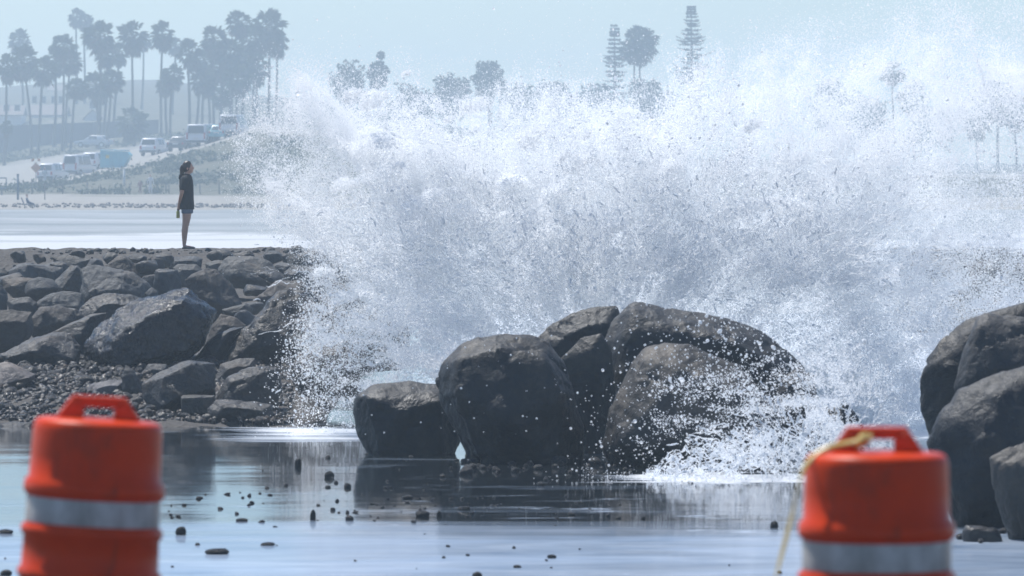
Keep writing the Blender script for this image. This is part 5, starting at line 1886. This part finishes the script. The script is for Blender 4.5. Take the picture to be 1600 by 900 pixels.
def vehicle(name, px, pyb, kind, mat, rz, label, W=1.8, Yfix=None):
    Y = Yfix
    if Y is None:
        best = None
        for yy in np.arange(522, 700, 1.5):
            X = (px - 800) / FPX * yy
            q = YH + (CAMZ - land_z(X, yy)) * FPX / yy
            if best is None or abs(q - pyb) < best[0]:
                best = (abs(q - pyb), yy)
        Y = best[1]
    X = (px - 800) / FPX * Y
    t = empty(name, (X, Y, land_z(X, Y) + .05), rz, label, 'van' if kind == 'van' else 'car', 'vehicles parked above the far bluff')
    h = W / 2
    # side profile: y runs forward (away from the rear), z up
    if kind == 'van':
        low, roof, L = 1.05, 2.0, 4.9
        cab = [(0.04, low), (0.14, roof - .06), (0.3, roof), (L - 1.5, roof), (L - .75, low + .02)]
    elif kind == 'suv':
        low, roof, L = 1.0, 1.72, 4.6
        cab = [(0.08, low), (0.35, roof - .08), (0.55, roof), (L - 2.2, roof), (L - 1.35, low + .02)]
    else:
        low, roof, L = .88, 1.42, 4.4
        cab = [(0.5, low), (1.0, roof - .06), (1.2, roof), (L - 2.1, roof), (L - 1.25, low + .02)]
    bm = bmesh.new()
    def section(prof, wid):
        a = [bm.verts.new((-wid(z), y, z)) for y, z in prof]
        c = [bm.verts.new((wid(z), y, z)) for y, z in prof]
        n_ = len(prof)
        bm.faces.new(a)
        bm.faces.new(c[::-1])
        for i in range(n_):
            bm.faces.new((a[i], c[i], c[(i + 1) % n_], a[(i + 1) % n_]))
    section([(0.0, .35), (0.0, .62), (0.03, low), (L - 1.3, low), (L - .15, low - .14), (L, .6), (L - .02, .35)], lambda z: h if z > .4 else h - .06)
    section(cab, lambda z: h - .02 - .16 * (z - low) / (roof - low))
    bmesh.ops.recalc_face_normals(bm, faces=bm.faces)
    bmesh.ops.bevel(bm, geom=list(bm.edges), offset=.05, segments=2, affect='EDGES', profile=.5)
    bm_obj('body', bm, mat, t, True)
    # rear window, side windows and windscreen stand 6 mm proud of the cabin
    def quad(nm, p, push, m_):
        p = [Vector(q) for q in p]
        nrm = (p[1] - p[0]).cross(p[3] - p[0]).normalized() * push
        V = [q + nrm for q in p] + [q - nrm * 2 for q in p]
        return mesh_obj(nm, V, [(0, 1, 2, 3), (7, 6, 5, 4), (0, 4, 5, 1), (1, 5, 6, 2), (2, 6, 7, 3), (3, 7, 4, 0)], m_, t, False)
    (y0, z0), (y1, z1) = cab[0], cab[1]
    lerp = lambda u: (y0 + (y1 - y0) * u, z0 + (z1 - z0) * u)
    a, b = lerp(.14), lerp(.9)
    quad('rear_window', [(-h + .2, a[0], a[1]), (h - .2, a[0], a[1]), (h - .28, b[0], b[1]), (-h + .28, b[0], b[1])], .012, M['glass'])
    (y0, z0), (y1, z1) = cab[4], cab[3]
    a, b = lerp(.14), lerp(.9)
    quad('windscreen', [(h - .2, a[0], a[1]), (-h + .2, a[0], a[1]), (-h + .28, b[0], b[1]), (h - .28, b[0], b[1])], .012, M['glass'])
    for s in (-1, 1):
        for ya, yb in ((cab[2][0] + .25, cab[2][0] + 1.15), (cab[2][0] + 1.25, cab[3][0] - .02)):
            zl, zh = low + .08, roof - .12
            xw = lambda z: s * (h - .02 - .16 * (z - low) / (roof - low))
            q = [(xw(zl), ya, zl), (xw(zl), yb, zl), (xw(zh), yb - .05, zh), (xw(zh), ya + .05, zh)]
            quad('side_window', q if s > 0 else q[::-1], .012, M['glass'])
        bmq = box('tail_light', s * (h - .17) - .07, s * (h - .17) + .07, -.03, .05, .66, low - .02 if kind != 'van' else 1.25, M['tail'], t)
        for yw in (.85, L - .9):
            wv, wf = tube([(s * (h - .2), yw, .33), (s * (h + .005), yw, .33)], .33, 16)
            wheel = mesh_obj('wheel', wv, wf, M['rubber'], t, False)
            wv, wf = tube([(s * (h - .05), yw, .33), (s * (h + .02), yw, .33)], .2, 12)
            mesh_obj('rim', wv, wf, M['chrome'], wheel, False)
    box('bumper', -h + .04, h - .04, -.09, .06, .36, .56, M['p_dark'] if kind != 'car' else mat, t, .03)
    box('number_plate', -.26, .26, -.035, .0, .66, .78, M['plate'], t)
    return t
vehicle('van', 306, 231, 'van', M['p_white'], -.22, 'white van with dark rear window highest on the far slope', 1.95)
vehicle('van', 357, 222, 'van', M['p_white'], -.15, 'white van half lost in the spray right of the other vehicles', 1.9)
vehicle('car', 231, 245, 'suv', M['p_white'], -.28, 'white estate car parked between teal skip and white van', 1.75)
vehicle('car', 274, 238, 'car', M['p_dark'], -.3, 'dark saloon car just left of the white van', 1.75)
vehicle('car', 338, 226, 'car', M['p_teal'], -.2, 'teal car between the two white vans', 1.6)
vehicle('car', 174, 221, 'car', M['p_white'], 1.2, 'white car seen side-on behind the palm trunks', 1.7, 672)
vehicle('car', 70, 290, 'suv', M['p_white'], -.25, 'white estate car lowest on the slope beside the orange sign', 1.6)
vehicle('car', 90, 286, 'car', M['p_silver'], -.25, 'silver car squeezed between two white vehicles on the slope', 1.5, 534)
vehicle('van', 109, 277, 'van', M['p_white'], -.3, 'boxy white van third in the line up the slope', 1.55)
vehicle('car', 138, 268, 'suv', M['p_white'], -.3, 'white pickup-like car just left of the teal skip', 1.6)

# teal skip with a sloping end and pale lid
M['p_skip'] = plain('skip_teal', (0.10, 0.42, 0.52), 0.5, 0.4, 0.15, 1)
M['p_skiplid'] = plain('skip_lid_pale', (0.38, 0.62, 0.68), 0.5, 0.4, 0.08, 1)
M['yellow'] = plain('yellow_sticker', (0.6, 0.5, 0.08), 0.5, 0.4, 0.08, 1)
Y = 523.0
c = at(181, 265, Y)
sk = empty('skip', (c.x, Y, land_z(c.x, Y) + .03), -.1, 'teal rubbish skip with sloping right end and pale lid', 'skip')
prof = [(-1.3, .12), (.75, .12), (1.05, .6), (1.4, 1.25), (1.15, 1.55), (-1.28, 1.62)]
V = [(x, -.8, z) for x, z in prof] + [(x, .8, z) for x, z in prof]
m = len(prof)
bm = bmesh.new()
vs = [bm.verts.new(v) for v in V]
bm.faces.new(vs[:m])
bm.faces.new(vs[m:][::-1])
for i in range(m):
    bm.faces.new((vs[i], vs[m + i], vs[m + (i + 1) % m], vs[(i + 1) % m]))
bmesh.ops.recalc_face_normals(bm, faces=bm.faces)
bm_obj('body', bm, M['p_skip'], sk)
box('lid', -1.3, -.05, -.84, .84, 1.63, 1.76, M['p_skiplid'], sk, .02)
box('lid', .05, 1.1, -.84, .84, 1.60, 1.73, M['p_skiplid'], sk, .02)
for x in (-.9, -.3, .3):
    box('rib', x - .04, x + .04, -.86, -.80, .2, 1.5, M['p_skip'], sk)
box('sticker', -.78, -.48, -.815, -.79, .95, 1.25, M['yellow'], sk)
for x in (-1.1, .6):
    box('skid', x - .08, x + .08, -.7, .7, -.02, .12, M['p_dark'], sk)

# ------------------------------------------------------------------ small things on the far beach
M['post'] = plain('weathered_wood', (0.09, 0.085, 0.08), 0.9, 0.2, 0.2, 3)
M['bluepole'] = plain('blue_grey_pole', (0.05, 0.09, 0.15), 0.6, 0.3, 0.1, 3)
M['wire'] = plain('rusty_wire', (0.10, 0.09, 0.085), 0.7, 0.3, 0.1, 3)
M['sign_orange'] = plain('sign_orange', (0.75, 0.25, 0.04), 0.5, 0.4, 0.05, 3)
M['cloth_blue'] = plain('blue_cloth', (0.04, 0.07, 0.14), 0.85, 0.2, 0.2, 8)
M['cloth_white'] = plain('white_cloth', (0.6, 0.6, 0.6), 0.85, 0.2, 0.1, 8)
M['cloth_red'] = plain('dull_red_cloth', (0.25, 0.10, 0.09), 0.85, 0.2, 0.1, 8)
FY = 452.0
POSTS = [(50, 279), (98, 287), (136, 283), (158, 288), (180, 290), (203, 286), (229, 285), (233, 290), (260, 288), (264, 289), (313, 287), (343, 281), (389, 286), (420, 286)]
f0 = at(POSTS[0][0], 310, FY)
fe = empty('wire_fence', (f0.x, FY, land_z(f0.x, FY)), 0, 'sagging wire fence on thin posts along the top of the far beach', 'fence')
tops = []
for px, pt in POSTS:
    a = at(px, pt, FY)
    gz = land_z(a.x, FY) - .2
    rel = Vector((a.x, FY, 0)) - fe.location
    v, f = tube([(rel.x, 0, gz - fe.location.z), (rel.x + random.uniform(-.06, .06), 0, a.z - fe.location.z)], .055, 7)
    mesh_obj('post', v, f, M['post'], fe)
    tops.append(Vector((rel.x, 0, a.z - fe.location.z)))
for hgt in (.25, .65):
    pth = []
    for a, b in zip(tops[:-1], tops[1:]):
        for k in range(4):
            u = k / 4
            p = a.lerp(b, u)
            p.z -= hgt + .12 * math.sin(math.pi * u)
            p.y = -.06
            pth.append(p)
    v, f = tube(pth, .014, 5)
    mesh_obj('wire', v, f, M['wire'], fe)
def pole(px, p0, p1, Y, r, mat, label):
    a, b = at(px, p0, Y), at(px, p1, Y)
    gz = land_z(b.x, Y) - .3
    t = empty('pole', (b.x, Y, gz), 0, label, 'pole')
    v, f = tube([(0, 0, 0), (0, 0, a.z - gz)], r, 10)
    mesh_obj('shaft', v, f, mat, t)
    v, f = tube([(0, 0, a.z - gz), (0, 0, a.z - gz + .05)], r * 1.25, 10)
    mesh_obj('cap', v, f, mat, t)
pole(28, 273, 316, 400, .075, M['bluepole'], 'dark blue pole standing on the far beach near the left picture edge')
pole(194, 264, 290, 470, .09, M['plate'], 'pale post in the slope below the teal skip')
pole(70, 287, 318, 400, .035, M['wire'], 'thin grey post on the far beach below the orange sign')
g0 = at(4, 312, 430)
fr = empty('sign_frame', (g0.x, 430, land_z(g0.x, 430) - .2), 0, 'empty rectangular sign frame at the left picture edge', 'sign frame')
zt, zb = at(4, 278, 430).z - fr.location.z, at(4, 294, 430).z - fr.location.z
for nm, a, b in (('bar', (-.45, 0, zt), (.28, 0, zt)), ('bar', (-.45, 0, zb), (.28, 0, zb)), ('upright', (-.45, 0, zt), (-.45, 0, zb)), ('upright', (.28, 0, zt), (.28, 0, zb)), ('leg', (-.05, 0, zb), (-.05, 0, 0))):
    v, f = tube([a, b], .045, 7)
    mesh_obj(nm, v, f, M['bluepole'], fr)
s0 = at(56, 262, 512)
sg = empty('road_sign', (s0.x, 512, land_z(s0.x, 512) - .2), 0, 'orange diamond sign with two small flags above the parked cars', 'road sign')
sz_ = s0.z - sg.location.z
v, f = tube([(0, .05, 0), (0, .05, sz_ + .5)], .035, 7)
mesh_obj('post', v, f, M['post'], sg)
d = .46
mesh_obj('panel', [(0, 0, sz_ - d), (d, 0, sz_), (0, 0, sz_ + d), (-d, 0, sz_), (0, .02, sz_ - d), (d, .02, sz_), (0, .02, sz_ + d), (-d, .02, sz_)],
         [(0, 1, 2, 3), (7, 6, 5, 4), (0, 4, 5, 1), (1, 5, 6, 2), (2, 6, 7, 3), (3, 7, 4, 0)], M['sign_orange'], sg, False)
for s in (-1, 1):
    v, f = tube([(0, .03, sz_ + .3), (s * .36, .03, sz_ + .78)], .012, 5)
    mesh_obj('flag_stick', v, f, M['post'], sg)
    V = []
    for i in range(6):
        for j in range(2):
            V.append((s * (.12 + .05 * i + .04 * j), .02 + .03 * math.sin(i * 1.3), sz_ + .86 - .06 * i * .3 - .26 * j))
    mesh_obj('flag', V + [(x, y + .006, z) for x, y, z in V], [(2 * i, 2 * i + 2, 2 * i + 3, 2 * i + 1) for i in range(5)] + [(12 + 2 * i, 12 + 2 * i + 1, 12 + 2 * i + 3, 12 + 2 * i + 2) for i in range(5)], M['sign_orange'], sg)

def small_person(px, pyb, Y, label, top, pants, seated=False, hgt=1.68):
    X = (px - 800) / FPX * Y
    t = empty('person', (X, Y, land_z(X, Y)), 0, label, 'person')
    s = hgt / 1.68
    J, E_ = [], []
    def jn(x, y, z, r, link=None):
        J.append((x * s, y * s, z * s, r * s))
        if link is not None:
            E_.append((link, len(J) - 1))
        return len(J) - 1
    if seated:
        pel = jn(0, 0, .36, .14)
        che = jn(-.16, 0, .72, .15, pel)
        nk = jn(-.17, 0, .93, .06, che)
        hd0 = (-.15, 0, 1.06)
        for q in (-1, 1):
            kn = jn(.42, .1 * q, .42, .08, pel)
            jn(.5, .1 * q, .08, .06, kn)
            sh = jn(-.15, .2 * q, .80, .06, che)
            el = jn(.02, .24 * q, .55, .05, sh)
            jn(.25, .16 * q, .48, .045, el)
    else:
        pel = jn(0, 0, .9, .13)
        che = jn(0, 0, 1.25, .15, pel)
        nk = jn(0, 0, 1.45, .06, che)
        hd0 = (0, 0, 1.57)
        for q in (-1, 1):
            kn = jn(.1 * q, 0, .48, .08, pel)
            jn(.11 * q, 0, .06, .06, kn)
            sh = jn(.19 * q, 0, 1.34, .065, che)
            el = jn(.25 * q, 0, 1.08, .05, sh)
            jn(.24 * q, -.06, .84, .045, el)
    V, F = skin_body(J, E_)
    fused('clothed_body', V, F, top, t, .03)
    hv_ = [(q[0] * .09 * s + hd0[0] * s, q[1] * .09 * s + hd0[1], q[2] * .12 * s + hd0[2] * s) for q in IV2]
    mesh_obj('head', hv_, IF2, M['skin'], t)
    hv_ = [(q[0] * .097 * s + hd0[0] * s - .01, q[1] * .097 * s + hd0[1] + .02, max(q[2] * .12, -.03) * s + .02 + hd0[2] * s) for q in IV2]
    mesh_obj('hair', hv_, IF2, M['hair'], t)
    return t
small_person(45, 326, 336, 'person in dark clothes sitting in a low chair on the far beach', M['cloth_blue'], None, True, 1.15)
ch = at(44, 326, 336.4)
cc = empty('beach_chair', (ch.x, 336.2, land_z(ch.x, 336.2)), 0, 'low dark beach chair under the sitting person on the far beach', 'chair')
box('seat', -.22, .3, -.22, .22, .20, .23, M['cloth_blue'], cc)
mesh_obj('backrest', [(-.2, -.22, .22), (-.2, .22, .22), (-.36, .22, .62), (-.36, -.22, .62), (-.23, -.22, .22), (-.23, .22, .22), (-.39, .22, .62), (-.39, -.22, .62)],
         [(0, 1, 2, 3), (7, 6, 5, 4), (0, 4, 5, 1), (1, 5, 6, 2), (2, 6, 7, 3), (3, 7, 4, 0)], M['cloth_blue'], cc, False)
for x in (-.18, .26):
    for y in (-.2, .2):
        v, f = tube([(x, y, 0), (x, y, .2)], .015, 6)
        mesh_obj('leg', v, f, M['post'], cc)
small_person(235, 308, 440, 'person in white shirt standing by the far fence', M['cloth_white'], None, False, 1.5)
small_person(219, 309, 440, 'short person in dull red beside the one in white by the far fence', M['cloth_red'], None, False, 1.1)
small_person(70, 291, 505, 'person in white standing beside the lowest parked car', M['cloth_white'], None, False, 1.65)

rg = np.random.default_rng(77)
n = 420
Yd = rg.uniform(338, 362, n)
Xd = (np.concatenate([rg.uniform(100, 420, n - 60), rg.uniform(0, 100, 60)]) - 800) / FPX * Yd
zd = np.array([land_z(a, b) for a, b in zip(Xd, Yd)])
S = rg.lognormal(math.log(.07), .4, n)
Sm = np.zeros((n, 3, 3))
Sm[:, 0, 0], Sm[:, 1, 1], Sm[:, 2, 2] = S, S, S * .8
tag(many_mesh('beach_debris', IV * (1 + .25 * fbm(IV, 2))[:, None], IF, np.stack([Xd, Yd, zd + .03], -1), rand_rot(n, rg) @ Sm, M['rock_slab']), 'line of pale stones and wrack along the far beach', 'debris', kind='stuff')

# ------------------------------------------------------------------ haze
bm = bmesh.new()
box_bm(bm, -1500, 1500, -350, 1420, -2.2, 27.0)
hz = bm_obj('haze', bm, None)
t = bpy.data.materials.new('sea_haze')
t.use_nodes = True
t.node_tree.nodes.clear()
ho = t.node_tree.nodes.new('ShaderNodeOutputMaterial')
pv = t.node_tree.nodes.new('ShaderNodeVolumePrincipled')
pv.inputs['Color'].default_value = (0.72, 0.88, 1.0, 1)
pv.inputs['Density'].default_value = HAZE_DENSITY
pv.inputs['Anisotropy'].default_value = 0.45
t.node_tree.links.new(pv.outputs[0], ho.inputs['Volume'])
hz.data.materials.append(t)
tag(hz, 'pale blue sea haze filling the air to the far shore', 'haze', kind='stuff')
